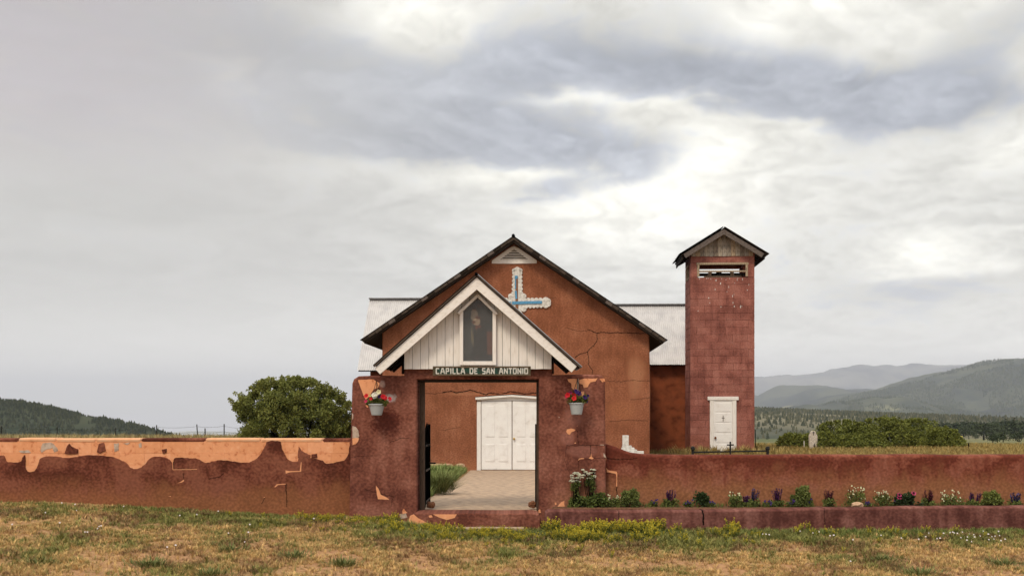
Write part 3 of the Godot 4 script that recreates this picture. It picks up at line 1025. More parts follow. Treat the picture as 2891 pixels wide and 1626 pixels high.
func chapel() -> void:
	var D := 34.4
	var t := thing("chapel", "brown adobe chapel with a gabled front and white double doors", "chapel", Vector3(0, 0, -D), deg_to_rad(-2.0))
	var rect := Rect2(-4.024, 0.1, 8.2, 7.0)
	var dark := lin(0.196, 0.072, 0.037)
	var mid := lin(0.258, 0.097, 0.052)
	var pale := lin(0.318, 0.130, 0.073)
	var cracks := [
		[[Vector2(2.220, 4.481), Vector2(2.387, 4.408), Vector2(2.491, 4.377), Vector2(2.637, 4.398), Vector2(2.877, 4.377), Vector2(3.127, 4.387), Vector2(3.367, 4.387), Vector2(3.909, 4.356)], 1.2], [[Vector2(1.605, 4.533), Vector2(1.918, 4.429), Vector2(2.220, 4.429)], 0.4], [[Vector2(2.502, 4.377), Vector2(2.491, 4.147), Vector2(2.387, 4.001), Vector2(2.272, 3.908), Vector2(2.220, 3.814)], 0.9], [[Vector2(2.220, 3.814), Vector2(2.001, 3.772), Vector2(1.845, 3.657)], 1.1],
		[[Vector2(2.220, 3.814), Vector2(2.262, 3.532), Vector2(2.231, 3.459), Vector2(2.356, 3.272), Vector2(2.345, 3.168)], 0.8], [[Vector2(-2.054, 2.646), Vector2(-1.803, 2.678), Vector2(-1.616, 2.625), Vector2(-1.261, 2.698), Vector2(-1.042, 2.646), Vector2(-0.792, 2.573), Vector2(-0.615, 2.625), Vector2(-0.323, 2.573), Vector2(-0.042, 2.667), Vector2(0.354, 2.594), Vector2(0.719, 2.615)], 1.6],
		[[Vector2(-1.803, 2.678), Vector2(-2.252, 2.594), Vector2(-2.564, 2.625)], 0.5], [[Vector2(2.804, 2.969), Vector2(3.169, 2.949), Vector2(3.586, 2.990), Vector2(4.045, 2.959)], 0.5], [[Vector2(3.482, 2.427), Vector2(4.045, 2.469)], 0.4], [[Vector2(-3.711, 0.739), Vector2(-3.086, 0.666), Vector2(-2.356, 0.634)], 0.7], [[Vector2(-3.607, 1.885), Vector2(-3.190, 1.969), Vector2(-2.669, 1.927)], 0.3], [[Vector2(0.980, 5.409), Vector2(1.293, 5.430)], 0.3],
		[[Vector2(-2.043, 1.520), Vector2(-1.522, 1.625)], 0.3], [[Vector2(2.856, 1.781), Vector2(3.377, 1.823), Vector2(4.003, 1.802)], 0.4],
	]
	var wall := plaster(rect, 105.0, 101, dark, mid, pale, lin(0.36, 0.15, 0.075), {"cracks": cracks, "contrast": 0.65, "streak": 0.20, "grain": 0.11, "big": 0.9, "foot_y": 0.3, "foot_h": 0.5, "relief": 2.0,
		"spots": [[3.638, 3.032, 0.32, 0.75, lin(0.42, 0.20, 0.11), 0.6], [3.273, 2.094, 0.5, 0.4, lin(0.33, 0.13, 0.065), 0.7], [-1.209, 2.594, 0.9, 0.06, lin(0.42, 0.20, 0.11), 0.5]]})
	M.adobe = wall
	M.adobe_side = mat(lin(0.255, 0.070, 0.028), 0.95, noise_tex(0.010, [Color(0.66, 0.64, 0.62), Color(0.9, 0.9, 0.9), Color(1.0, 1.0, 1.0), Color(1.0, 0.97, 0.92)], 5, 512, 71), Vector3(0.4, 0.5, 0.4), M.speck, 0.2)
	var b := MB.new().plane(rect)
	b.prism([Vector2(-3.847, 0.113), Vector2(-3.847, 4.387), Vector2(-3.805, 4.533), Vector2(-1.835, 5.826), Vector2(0.042, 7.097), Vector2(1.918, 5.826), Vector2(3.961, 4.471), Vector2(4.034, 4.335), Vector2(4.065, 2.719), Vector2(4.045, 0.113)], 0.0, -0.5, 0.05)
	obj("wall", b, wall, t)
	for s in [-1, 1]:
		var x: float = -3.555 if s < 0 else 3.753
		obj("wall", MB.new().plane(Rect2(rect.position.x, 0.1, 15.0, 7.0), Vector3(0, 0, -1), 0.0).box(Vector3(x, 2.2, -7.4), Vector3(0.5, 4.4, 13.76), 0.03), wall, t)
	obj("wall", MB.new().plane(rect).prism([Vector2(-3.794, 0.113), Vector2(-3.794, 4.387), Vector2(0.042, 7.045), Vector2(3.982, 4.387), Vector2(3.982, 0.113)], -13.8, -14.3, 0.04), wall, t)
	# roof
	var ra := Vector2(0.052, 7.162)
	var el := Vector2(-4.389, 4.174)
	var er := Vector2(4.482, 4.153)
	for e in [el, er]:
		obj("roof_boards", slope(MB.new(), ra, e, 0.36, -14.5, 0.10, -0.03), M.dark_wood, t)
		var d3 := Vector3(e.x - ra.x, e.y - ra.y, 0).normalized()
		obj("roof", MB.new().corrugated(Vector3(ra.x, ra.y, -14.6) + Vector3.UP * 0.02, Vector3.BACK, d3, 15.02, ra.distance_to(e) + 0.06), M.rust_tin, t)
		# worn edge flashing along the rake, piece by piece
		var n := 23
		for k in n:
			var p: Vector2 = ra.lerp(e, float(k) / n)
			var q: Vector2 = ra.lerp(e, (k + 0.93) / n)
			var mid2 := (p + q) * 0.5
			var ang := (q - p).angle()
			var tone: Material = [M.rust_tin, M.dark_wood, M.rust_tin, M.grey_beam, M.rust_tin][(k * 7 + (2 if e == el else 0)) % 5]
			obj("edge_flashing", MB.new().box(Vector3(mid2.x, mid2.y - 0.045 + rng.randf_range(-0.012, 0.008), 0.385), Vector3(p.distance_to(q), rng.randf_range(0.05, 0.115), 0.03), 0.006, Basis(Vector3.BACK, ang + rng.randf_range(-0.03, 0.03))), tone, t)
	obj("ridge_cap", MB.new().tube(Vector3(ra.x, ra.y + 0.03, 0.42), Vector3(ra.x, ra.y + 0.03, -14.6), 0.05, 0.05, 8), M.rust_tin, t)
	# louvred vent
	var vent := obj("vent", MB.new().prism([Vector2(-0.500, 6.451), Vector2(0.625, 6.451), Vector2(0.063, 6.837)], 0.012, -0.1, 0.003), M.gap, t)
	obj("vent_frame", MB.new().prism([Vector2(-0.594, 6.430), Vector2(-0.594, 6.524), Vector2(-0.542, 6.555), Vector2(-0.063, 6.889), Vector2(0.063, 6.941), Vector2(0.188, 6.889), Vector2(0.688, 6.545), Vector2(0.730, 6.514), Vector2(0.730, 6.430), Vector2(0.042, 6.420)], 0.035, 0.013, 0.006), M.white_side, vent)
	obj("vent_shade_plate", MB.new().prism([Vector2(-0.344, 6.545), Vector2(0.063, 6.847), Vector2(0.469, 6.545)], 0.039, 0.036, 0.001), M.gap, vent)  # solid black plate on the frame, painted shade between the slats
	for k in 6:
		var y := 6.566 + k * 0.049
		var hw := (6.858 - y) * 1.28
		if hw > 0.04:
			obj("slat", MB.new().box(Vector3(0.063, y, 0.05), Vector3(hw * 2.0, 0.020, 0.010), 0.003, Basis(Vector3.RIGHT, 0.35)), M.white_side, vent)
	# scalloped cross
	var cx := 0.156
	var cy := 5.273
	var cross := obj("wall_cross", scallop_cross(0.13, 0.03, 0.0), M.chalky, t) if M.has("chalky") else obj("wall_cross", scallop_cross(0.115, 0.035, 0.0), M.marble, t)
	cross.position = Vector3(cx, cy, 0.012)
	var strip := mat(lin(0.13, 0.38, 0.66), 0.8, M.mott, Vector3(4, 4, 4))
	var bare := mat(lin(0.33, 0.17, 0.10), 0.9, M.grain, Vector3(6, 1, 6))
	obj("painted_strip", MB.new().box(Vector3(0.29, 0.0, 0.045), Vector3(0.88, 0.085, 0.016), 0.004, Basis(Vector3.BACK, 0.02)), strip, cross)
	obj("painted_strip", MB.new().box(Vector3(-0.35, -0.01, 0.045), Vector3(0.34, 0.085, 0.016), 0.004), strip, cross)
	obj("painted_strip", MB.new().box(Vector3(-0.035, 0.23, 0.048), Vector3(0.060, 0.24, 0.016), 0.004, Basis(Vector3.BACK, 0.08)), strip, cross)
	obj("painted_strip", MB.new().box(Vector3(-0.03, 0.745, 0.048), Vector3(0.085, 0.10, 0.016), 0.004), strip, cross)
	obj("painted_strip", MB.new().box(Vector3(-0.05, 0.54, 0.050), Vector3(0.035, 0.28, 0.014), 0.004), strip, cross)
	obj("bare_strip", MB.new().box(Vector3(-0.015, 0.40, 0.040), Vector3(0.075, 0.72, 0.016), 0.004), bare, cross)
	obj("bare_strip", MB.new().box(Vector3(-0.01, -0.75, 0.040), Vector3(0.085, 1.40, 0.016), 0.004), bare, cross)
	# doors
	var leaf_mesh := {}
	for s in [0, 1]:
		var x0: float = -0.904 if s == 0 else 0.010
		var x1: float = 0.000 if s == 0 else 0.915
		var yb := 0.36
		var yt := 2.385
		var leaf := obj("door_leaf", MB.new().box(Vector3((x0 + x1) * 0.5, (yb + yt) * 0.5, 0.045), Vector3(x1 - x0 - 0.012, yt - yb - 0.01, 0.05), 0.006), M.door, t)
		for col in [0.29, 0.72]:
			for row in [[0.475, 0.935], [0.115, 0.375]]:
				var xa: float = lerpf(x0, x1, col)
				var ya: float = lerpf(yb, yt, row[0])
				var yc: float = lerpf(yb, yt, row[1])
				obj("recess", MB.new().box(Vector3(xa, (ya + yc) * 0.5, 0.0705), Vector3(0.29, yc - ya, 0.005), 0.001), M.grey_line, leaf) if M.has("grey_line") else null
				obj("panel", MB.new().box(Vector3(xa, (ya + yc) * 0.5, 0.074), Vector3(0.265, yc - ya - 0.025, 0.016), 0.014), M.door, leaf)
		if s == 1:
			obj("handle", MB.new().rock(Vector3(x0 + 0.055, 1.275, 0.105), Vector3(0.032, 0.032, 0.03), rng), M.brass, leaf)
	obj("door_frame", MB.new().box(Vector3(-0.972, 1.32, 0.05), Vector3(0.12, 2.10, 0.10), 0.008), M.white, t)
	obj("door_frame", MB.new().box(Vector3(0.982, 1.32, 0.05), Vector3(0.12, 2.10, 0.10), 0.008), M.white, t)
	obj("door_frame", MB.new().prism([Vector2(-1.029, 2.395), Vector2(1.029, 2.395), Vector2(1.029, 2.437), Vector2(0.000, 2.499), Vector2(-1.029, 2.437)], 0.06, 0.0, 0.005), M.door, t)
	obj("door_hood", MB.new().prism([Vector2(-1.071, 2.416), Vector2(0.000, 2.499), Vector2(1.071, 2.416), Vector2(1.071, 2.489), Vector2(0.000, 2.561), Vector2(-1.071, 2.489)], 0.16, 0.0, 0.01), M.white_side, t)
	obj("door_hood_cap", MB.new().prism([Vector2(-1.091, 2.499), Vector2(-0.686, 2.540), Vector2(0.000, 2.582), Vector2(1.091, 2.499), Vector2(0.000, 2.603), Vector2(-0.582, 2.561)], 0.17, 0.0, 0.003), M.adobe, t)
	# foundation stones at the foot
	for q in [[1222, 0.18], [1240, 0.10], [1262, 0.13], [1190, 0.12], [1300, 0.10]]:
		obj("foundation_stone", MB.new().rock(Vector3((q[0] - 1446.0) / 3300.0 * 34.4, 0.47, 0.02), Vector3(q[1] * 1.3, 0.07, 0.08), rng), M.pale_rock, t)
	# wings
	wing(t, -5.365, -2.6, 3.465, 6.120, -(39.0 - 34.4), -(41.71 - 34.4), -4.984, rect, -1)
	wing(t, 3.0, 8.25, 3.764, 6.121, -(41.87 - 34.4), -(44.3 - 34.4), 8.0, rect, 1)


func wing(t: Node3D, x0: float, x1: float, ye: float, yr: float, ze: float, zr: float, wx: float, rect: Rect2, s: int) -> void:
	var run := ze - zr
	var a := wx if s < 0 else -2.9
	var c := 3.4 if s < 0 else wx
	if s > 0:
		a = 3.3
	else:
		c = -3.3
	var m: Material = M.adobe_side
	obj("wing_wall", MB.new().plane(rect).box(Vector3((a + c) * 0.5, ye * 0.5 + 0.05, ze - 0.55), Vector3(c - a, ye + 0.1, 0.4), 0.04), m, t)
	obj("wing_wall", MB.new().plane(Rect2(-20, 0.1, 15.0, 7.0), Vector3(0, 0, -1), 0.0).prism([Vector2(0, 0)], 0, 0) if false else MB.new().plane(rect, Vector3(0, 0, -1), 4.0).box(Vector3(a + 0.2 if s < 0 else c - 0.2, ye * 0.5 + 0.05, zr - 0.2), Vector3(0.4, ye + 0.1, run * 2.0 - 1.2), 0.04), m, t)
	obj("wing_wall", MB.new().plane(rect).box(Vector3((a + c) * 0.5, ye * 0.5 + 0.05, zr - run + 0.7), Vector3(c - a, ye + 0.1, 0.4), 0.04), m, t)
	var down := Vector3(0, ye - yr, run).normalized()
	var down2 := Vector3(0, ye - yr, -run).normalized()
	var length := Vector2(run, yr - ye).length()
	# gable end
	var gx: float = a + 0.2 if s < 0 else c - 0.2
	var g := MB.new()
	g.plane(rect, Vector3(0, 0, -1), 4.0)
	for w in [-0.19, 0.19]:
		g.out_tri(Vector3(gx + w, ye - 0.05, ze - 0.5), Vector3(gx + w, ye - 0.05, zr - run + 0.5), Vector3(gx + w, yr - 0.25, zr), Vector3(gx, ye, zr))
	obj("wing_gable", g, m, t)
	obj("wing_roof", MB.new().corrugated(Vector3(x0, yr, zr), Vector3.RIGHT, down, x1 - x0, length, 0.072, 0.013, Color.WHITE, 0.01, rng), M.tin, t)
	obj("wing_roof", MB.new().corrugated(Vector3(x0, yr, zr), Vector3.RIGHT, down2, x1 - x0, length, 0.072, 0.013), M.tin, t)
	var drop := down.cross(Vector3.RIGHT).normalized()
	if drop.y > 0:
		drop = -drop
	obj("wing_ceiling", MB.new().box(Vector3((x0 + x1) * 0.5, (yr + ye) * 0.5, (zr + ze) * 0.5) + drop * 0.07, Vector3(x1 - x0 - 0.06, 0.05, length - 0.08), 0.004, Basis(Vector3.RIGHT, down, drop).orthonormalized() * Basis(Vector3.RIGHT, PI / 2)), M.dark_wood, t)
	obj("wing_ridge_cap", MB.new().box(Vector3((x0 + x1) * 0.5, yr + 0.015, zr), Vector3(x1 - x0 + 0.05, 0.05, 0.26), 0.02), M.tin_dull, t)


# a cross whose edge is a row of scallops
func scallop_cross(half: float, bump: float, _x: float) -> MB:
	var up := 0.93
	var right := 0.86
	var left := 0.86
	var down := 1.55
	var core := [Vector2(-half, -down), Vector2(half, -down), Vector2(half, -half * 1.25), Vector2(right, -half), Vector2(right, half), Vector2(half * 1.25, half), Vector2(half, up), Vector2(-half, up), Vector2(-half * 1.25, half), Vector2(-left, half), Vector2(-left, -half), Vector2(-half, -half * 1.25)]
	var out := []
	for i in core.size():
		var a: Vector2 = core[i]
		var b: Vector2 = core[(i + 1) % core.size()]
		var n := maxi(1, int(a.distance_to(b) / 0.105))
		var nrm := (b - a).normalized()
		nrm = Vector2(nrm.y, -nrm.x)
		for k in n:
			for s in [0.04, 0.25, 0.5, 0.75, 0.96]:
				var t: float = (k + s) / n
				out.append(a.lerp(b, t) + nrm * (bump * (sin(PI * s) * 1.15 - 0.1)))
	var mb := MB.new()
	mb.prism(out, 0.03, 0.0, 0.006)
	# rosettes where the arms meet and at the ends
	for q in [[Vector2(0.19, 0.19), 0.085], [Vector2(-0.19, 0.19), 0.085], [Vector2(0.19, -0.19), 0.085], [Vector2(-0.19, -0.19), 0.085], [Vector2(0, 0.90), 0.155], [Vector2(0.84, 0), 0.165], [Vector2(-0.84, 0), 0.165], [Vector2(0.10, 0.95), 0.06], [Vector2(-0.10, 0.95), 0.06]]:
		var ring := []
		for k in 24:
			ring.append(q[0] + Vector2.from_angle(TAU * k / 24.0) * (q[1] * (0.90 + 0.10 * absf(sin(k * 0.5 * TAU / 4.0)))))
		mb.prism(ring, 0.036, 0.0, 0.012)
	return mb


# ---------------------------------------------------------------- tower
func bell_tower() -> void:
	var D := 39.0
	var t := thing("bell_tower", "square red block bell tower with grey board gable and white door", "tower", Vector3(7.032, 0, -39.0), deg_to_rad(-2.9))
	# its own axes: x across the front from the middle, z toward the camera, front face at z = 0
	var hw := 1.064
	var dep := 1.75
	var y_sill := 6.562
	var y_head := 7.046
	var y_top := 7.283
	var rect := Rect2(-1.2, 0.3, 2.4, 7.2)
	var m := plaster(rect, 110.0, 222, lin(0.210, 0.076, 0.060), lin(0.295, 0.112, 0.088), lin(0.355, 0.148, 0.117), lin(0.32, 0.12, 0.08), {"contrast": 0.95, "streak": 0.28, "grain": 0.10, "big": 1.1, "foot_y": 0.4, "foot_h": 1.3, "relief": 1.5})
	m.vertex_color_use_as_albedo = true
	var wall := MB.new().plane(rect)
	wall.box(Vector3(0, (y_sill + 0.3) * 0.5, -dep * 0.5 - 0.012), Vector3(hw * 2.0 - 0.03, y_sill - 0.3, dep - 0.024), 0.03)
	var core := obj("wall", wall, m, t)
	var top := MB.new().plane(rect)
	var op := 0.804
	for sx in [-1, 1]:
		for sz in [0, 1]:
			top.box(Vector3(sx * (hw + op) * 0.5, (y_sill + y_head) * 0.5, -0.13 if sz == 0 else -dep + 0.13), Vector3(hw - op, y_head - y_sill + 0.01, 0.26), 0.02)
	top.box(Vector3(0, (y_head + y_top) * 0.5 + 0.05, -0.13), Vector3(hw * 2.0, y_top - y_head + 0.1, 0.26), 0.02)
	top.box(Vector3(0, (y_head + y_top) * 0.5 + 0.05, -dep + 0.13), Vector3(hw * 2.0, y_top - y_head + 0.1, 0.26), 0.02)
	for sx in [-1, 1]:
		top.box(Vector3(sx * (hw - 0.11), (y_head + y_top) * 0.5 + 0.05, -dep * 0.5), Vector3(0.215, y_top - y_head + 0.1, dep - 0.53), 0.01)
		top.box(Vector3(sx * (hw - 0.11), (y_sill + y_head) * 0.5, -0.36), Vector3(0.21, y_head - y_sill + 0.01, 0.2), 0.01)
		top.box(Vector3(sx * (hw - 0.11), (y_sill + y_head) * 0.5, -dep + 0.36), Vector3(0.21, y_head - y_sill + 0.01, 0.2), 0.01)
	obj("wall", top, m, t)
	# painted blocks, course by course, on the front and on the left side
	var side_m := m
	var ch := 0.2385
	var rows := int((y_sill - 0.45) / ch)
	for r in rows:
		var y := y_sill - (r + 0.5) * ch
		var x := -hw
		var first := 0.24 if r % 2 else 0.48
		first += rng.randf_range(-0.03, 0.03)
		while x < hw - 0.03:
			var w := minf(first, hw - x)
			if hw - x - w < 0.1:
				w = hw - x
			first = 0.48 + rng.randf_range(-0.02, 0.02)
			obj("block", MB.new().plane(rect).box(Vector3(x + w * 0.5, y, -0.012 + rng.randf_range(-0.002, 0.0025)), Vector3(w - rng.randf_range(0.001, 0.009), ch - rng.randf_range(0.001, 0.009), 0.026), 0.004, Basis(), Color.WHITE * rng.randf_range(0.86, 1.04)), m, core)
			x += w
		var z := -0.03
		first = 0.48 if r % 2 else 0.24
		while z > -dep + 0.03:
			var w := minf(first, z + dep)
			if z + dep - w < 0.1:
				w = z + dep
			first = 0.48
			obj("block", MB.new().plane(rect, Vector3(0, 0, -1), -0.3).box(Vector3(-hw + 0.008, y, z - w * 0.5), Vector3(0.026, ch - 0.008, w - 0.008), 0.005), side_m, core)
			z -= w
	# openings: frames, rail, beams and bell
	var win := obj("window", MB.new().box(Vector3(0, 6.769, -0.06), Vector3(op * 2.0, 0.05, 0.07), 0.006), M.old_board, t)
	obj("frame", MB.new().box(Vector3(0, y_head - 0.03, 0.012), Vector3(op * 2.0 + 0.12, 0.075, 0.05), 0.006), M.old_board, win)
	for sx in [-1, 1]:
		obj("frame", MB.new().box(Vector3(sx * op, (y_sill + y_head) * 0.5 - 0.01, 0.008), Vector3(0.075, y_head - y_sill - 0.06, 0.05), 0.006), M.old_board, win)
	var sw := obj("window", MB.new().box(Vector3(-hw - 0.006, y_sill + 0.03, -dep * 0.5), Vector3(0.04, 0.05, 0.85), 0.006), M.old_board, t)
	obj("frame", MB.new().box(Vector3(-hw - 0.006, y_head - 0.02, -dep * 0.5), Vector3(0.04, 0.05, 0.85), 0.006), M.old_board, sw)
	obj("frame", MB.new().box(Vector3(-hw + 0.07, (y_sill + y_head) * 0.5, -dep + 0.48), Vector3(0.16, y_head - y_sill, 0.04), 0.006), M.old_board, sw)
	obj("bell_beam", MB.new().box(Vector3(0.08, y_sill + 0.06, -0.55), Vector3(1.25, 0.12, 0.12), 0.01), M.old_board, t)
	obj("bell_beam", MB.new().box(Vector3(0, y_sill + 0.20, -0.95), Vector3(op * 2.0 + 0.2, 0.10, 0.10), 0.01), M.dark_wood, t)
	for q in [[-0.36, 0.5], [0.40, -0.35]]:
		obj("brace", MB.new().box(Vector3(q[0], y_sill + 0.16, -0.56), Vector3(0.12, 0.26, 0.08), 0.008, Basis(Vector3.BACK, -q[1] * 0.5)), M.old_board, t)
	obj("bell", MB.new().lathe(Vector3(0, y_sill + 0.06, -0.95), [Vector2(0.0, 0.26), Vector2(0.09, 0.25), Vector2(0.11, 0.12), Vector2(0.17, 0.0), Vector2(0.15, 0.0), Vector2(0.0, 0.02)], 16), M.iron, t)
	obj("ceiling", MB.new().box(Vector3(0, y_top + 0.02, -dep * 0.5), Vector3(hw * 2.0 - 0.5, 0.04, dep - 0.54), 0.004), M.dark_wood, t)
	# gable boards
	var apex := Vector2(0.006, 8.063)
	var yb := 7.264
	var tan_r := 0.617
	var n := 14
	var w2 := 2.056 / n
	for k in n:
		var xa := -1.040 + k * w2 + 0.003
		var xb := xa + w2 - 0.006
		var ya := apex.y - absf(xa) * tan_r - 0.05
		var yc := apex.y - absf(xb) * tan_r - 0.05
		var pts := [Vector2(xa, yb + rng.randf_range(-0.012, 0.006)), Vector2(xb, yb + rng.randf_range(-0.012, 0.006)), Vector2(xb, maxf(yc, yb + 0.03)), Vector2(xa, maxf(ya, yb + 0.03))]
		if xa < 0.0 and xb > 0.0:
			pts = [pts[0], pts[1], pts[2], Vector2(0, apex.y - 0.05), pts[3]]
		var tone: Material = mat([lin(0.56, 0.50, 0.43), lin(0.38, 0.34, 0.30), lin(0.58, 0.46, 0.34), lin(0.47, 0.43, 0.39), lin(0.33, 0.28, 0.24)][[0, 2, 1, 0, 3, 4, 0, 3, 1, 2, 0, 4, 3, 2][k]] * Color(1.0, 1.03, 1.08), 0.95, M.old_board.albedo_texture, Vector3(7, 0.7, 7))
		obj("gable_board", MB.new().prism(pts, 0.03 + rng.randf_range(-0.003, 0.004), 0.004, 0.003), tone, t)
	obj("gable_back", MB.new().prism([Vector2(-hw, y_top + 0.1), Vector2(hw, y_top + 0.1), Vector2(0, apex.y - 0.09)], 0.0, -0.05, 0.003), M.dark_wood, t)
	obj("gable_back", MB.new().prism([Vector2(-hw, y_top + 0.1), Vector2(hw, y_top + 0.1), Vector2(0, apex.y - 0.09)], -dep + 0.05, -dep, 0.003), M.old_board, t)
	# roof
	for s in [-1, 1]:
		var ra := Vector2(0.0, 8.192)
		var reach := 1.431 if s > 0 else 1.419
		var e := Vector2(s * reach, ra.y - reach * tan_r)
		var d3 := Vector3(e.x, e.y - ra.y, 0).normalized()
		var sheet := MB.new().corrugated(Vector3(s * 0.02, ra.y, 0.40), Vector3.FORWARD, d3, 2.55, ra.distance_to(e) + 0.04, 0.075, 0.012, Color.WHITE, 0.03 if s < 0 else 0.012, rng)
		obj("roof_sheet", sheet, M.rust_tin, t)
		obj("roof_boards", slope(MB.new(), ra, e * 1.0, 0.32, -2.1, 0.045, -0.035), M.dark_wood, t)
		# bargeboard at the front
		var b0 := Vector2(0.0, 8.116)
		var b1 := Vector2(s * 1.325, b0.y - 1.325 * tan_r)
		var up := Vector2(s * 0.525, 0.851)
		obj("bargeboard", MB.new().prism([b0, b1, b1 - up * 0.15, b0 - Vector2(0, 0.176)], 0.345, 0.305, 0.006), M.grey_beam, t)
		# rafters under the overhang
		for z in [0.0, -0.9, -2.0]:
			obj("rafter", MB.new().prism([b0 - Vector2(0, 0.05), b1 - Vector2(0, 0.05) + Vector2(0, 0.01), b1 - up * 0.12, b0 - Vector2(0, 0.17)], z + 0.05, z - 0.0, 0.004), M.dark_wood, t) if z < -0.1 else null
		obj("eave_board", MB.new().box(Vector3(b1.x + s * 0.02, b1.y - 0.09, -0.87), Vector3(0.035, 0.17, 2.3), 0.004), M.dark_wood, t)
	# door
	var dx := 0.018
	var dw := 0.615
	var dt := 2.461
	var db := 0.62
	var door := obj("door", MB.new().box(Vector3(dx, (dt + db) * 0.5, 0.018), Vector3(dw, dt - db, 0.03), 0.004), M.door, t)
	for k in 5:
		var ph := (dt - db - 0.12) / 5.0
		obj("panel", MB.new().box(Vector3(dx, db + 0.06 + (k + 0.5) * ph, 0.036), Vector3(dw - 0.13, ph - 0.05, 0.014), 0.010), M.door, door)
	obj("handle", MB.new().rock(Vector3(dx - dw * 0.5 + 0.05, 1.208, 0.07), Vector3(0.035, 0.04, 0.03), rng), M.rock, door)
	obj("cross_mark", MB.new().prism([Vector2(dx - 0.011, 1.752), Vector2(dx + 0.011, 1.752), Vector2(dx + 0.011, 1.858), Vector2(dx + 0.045, 1.858), Vector2(dx + 0.045, 1.882), Vector2(dx + 0.011, 1.882), Vector2(dx + 0.011, 1.953), Vector2(dx - 0.011, 1.953), Vector2(dx - 0.011, 1.882), Vector2(dx - 0.045, 1.882), Vector2(dx - 0.045, 1.858), Vector2(dx - 0.011, 1.858)], 0.051, 0.044, 0.001), M.grey_beam, door)
	for s in [-1, 1]:
		obj("door_trim", MB.new().box(Vector3(dx + s * (dw * 0.5 + 0.066), (dt + db) * 0.5, 0.028), Vector3(0.13, dt - db, 0.05), 0.006), M.white, t)
	obj("door_trim", MB.new().box(Vector3(dx, dt + 0.06, 0.034), Vector3(1.028, 0.12, 0.065), 0.008), M.white_side, t)
	# splashes of white under the opening
	var sp := MB.new()
	for k in 30:
		var x := rng.randf_range(-0.85, 0.95)
		var y := y_sill - 0.03 - pow(rng.randf(), 2.2) * 1.1
		sp.box(Vector3(x, y, 0.0045), Vector3(rng.randf_range(0.012, 0.03), rng.randf_range(0.015, 0.075), 0.003), 0.001)
	tag(obj("dropping", sp, M.marble, t), "", "", "", "stuff")


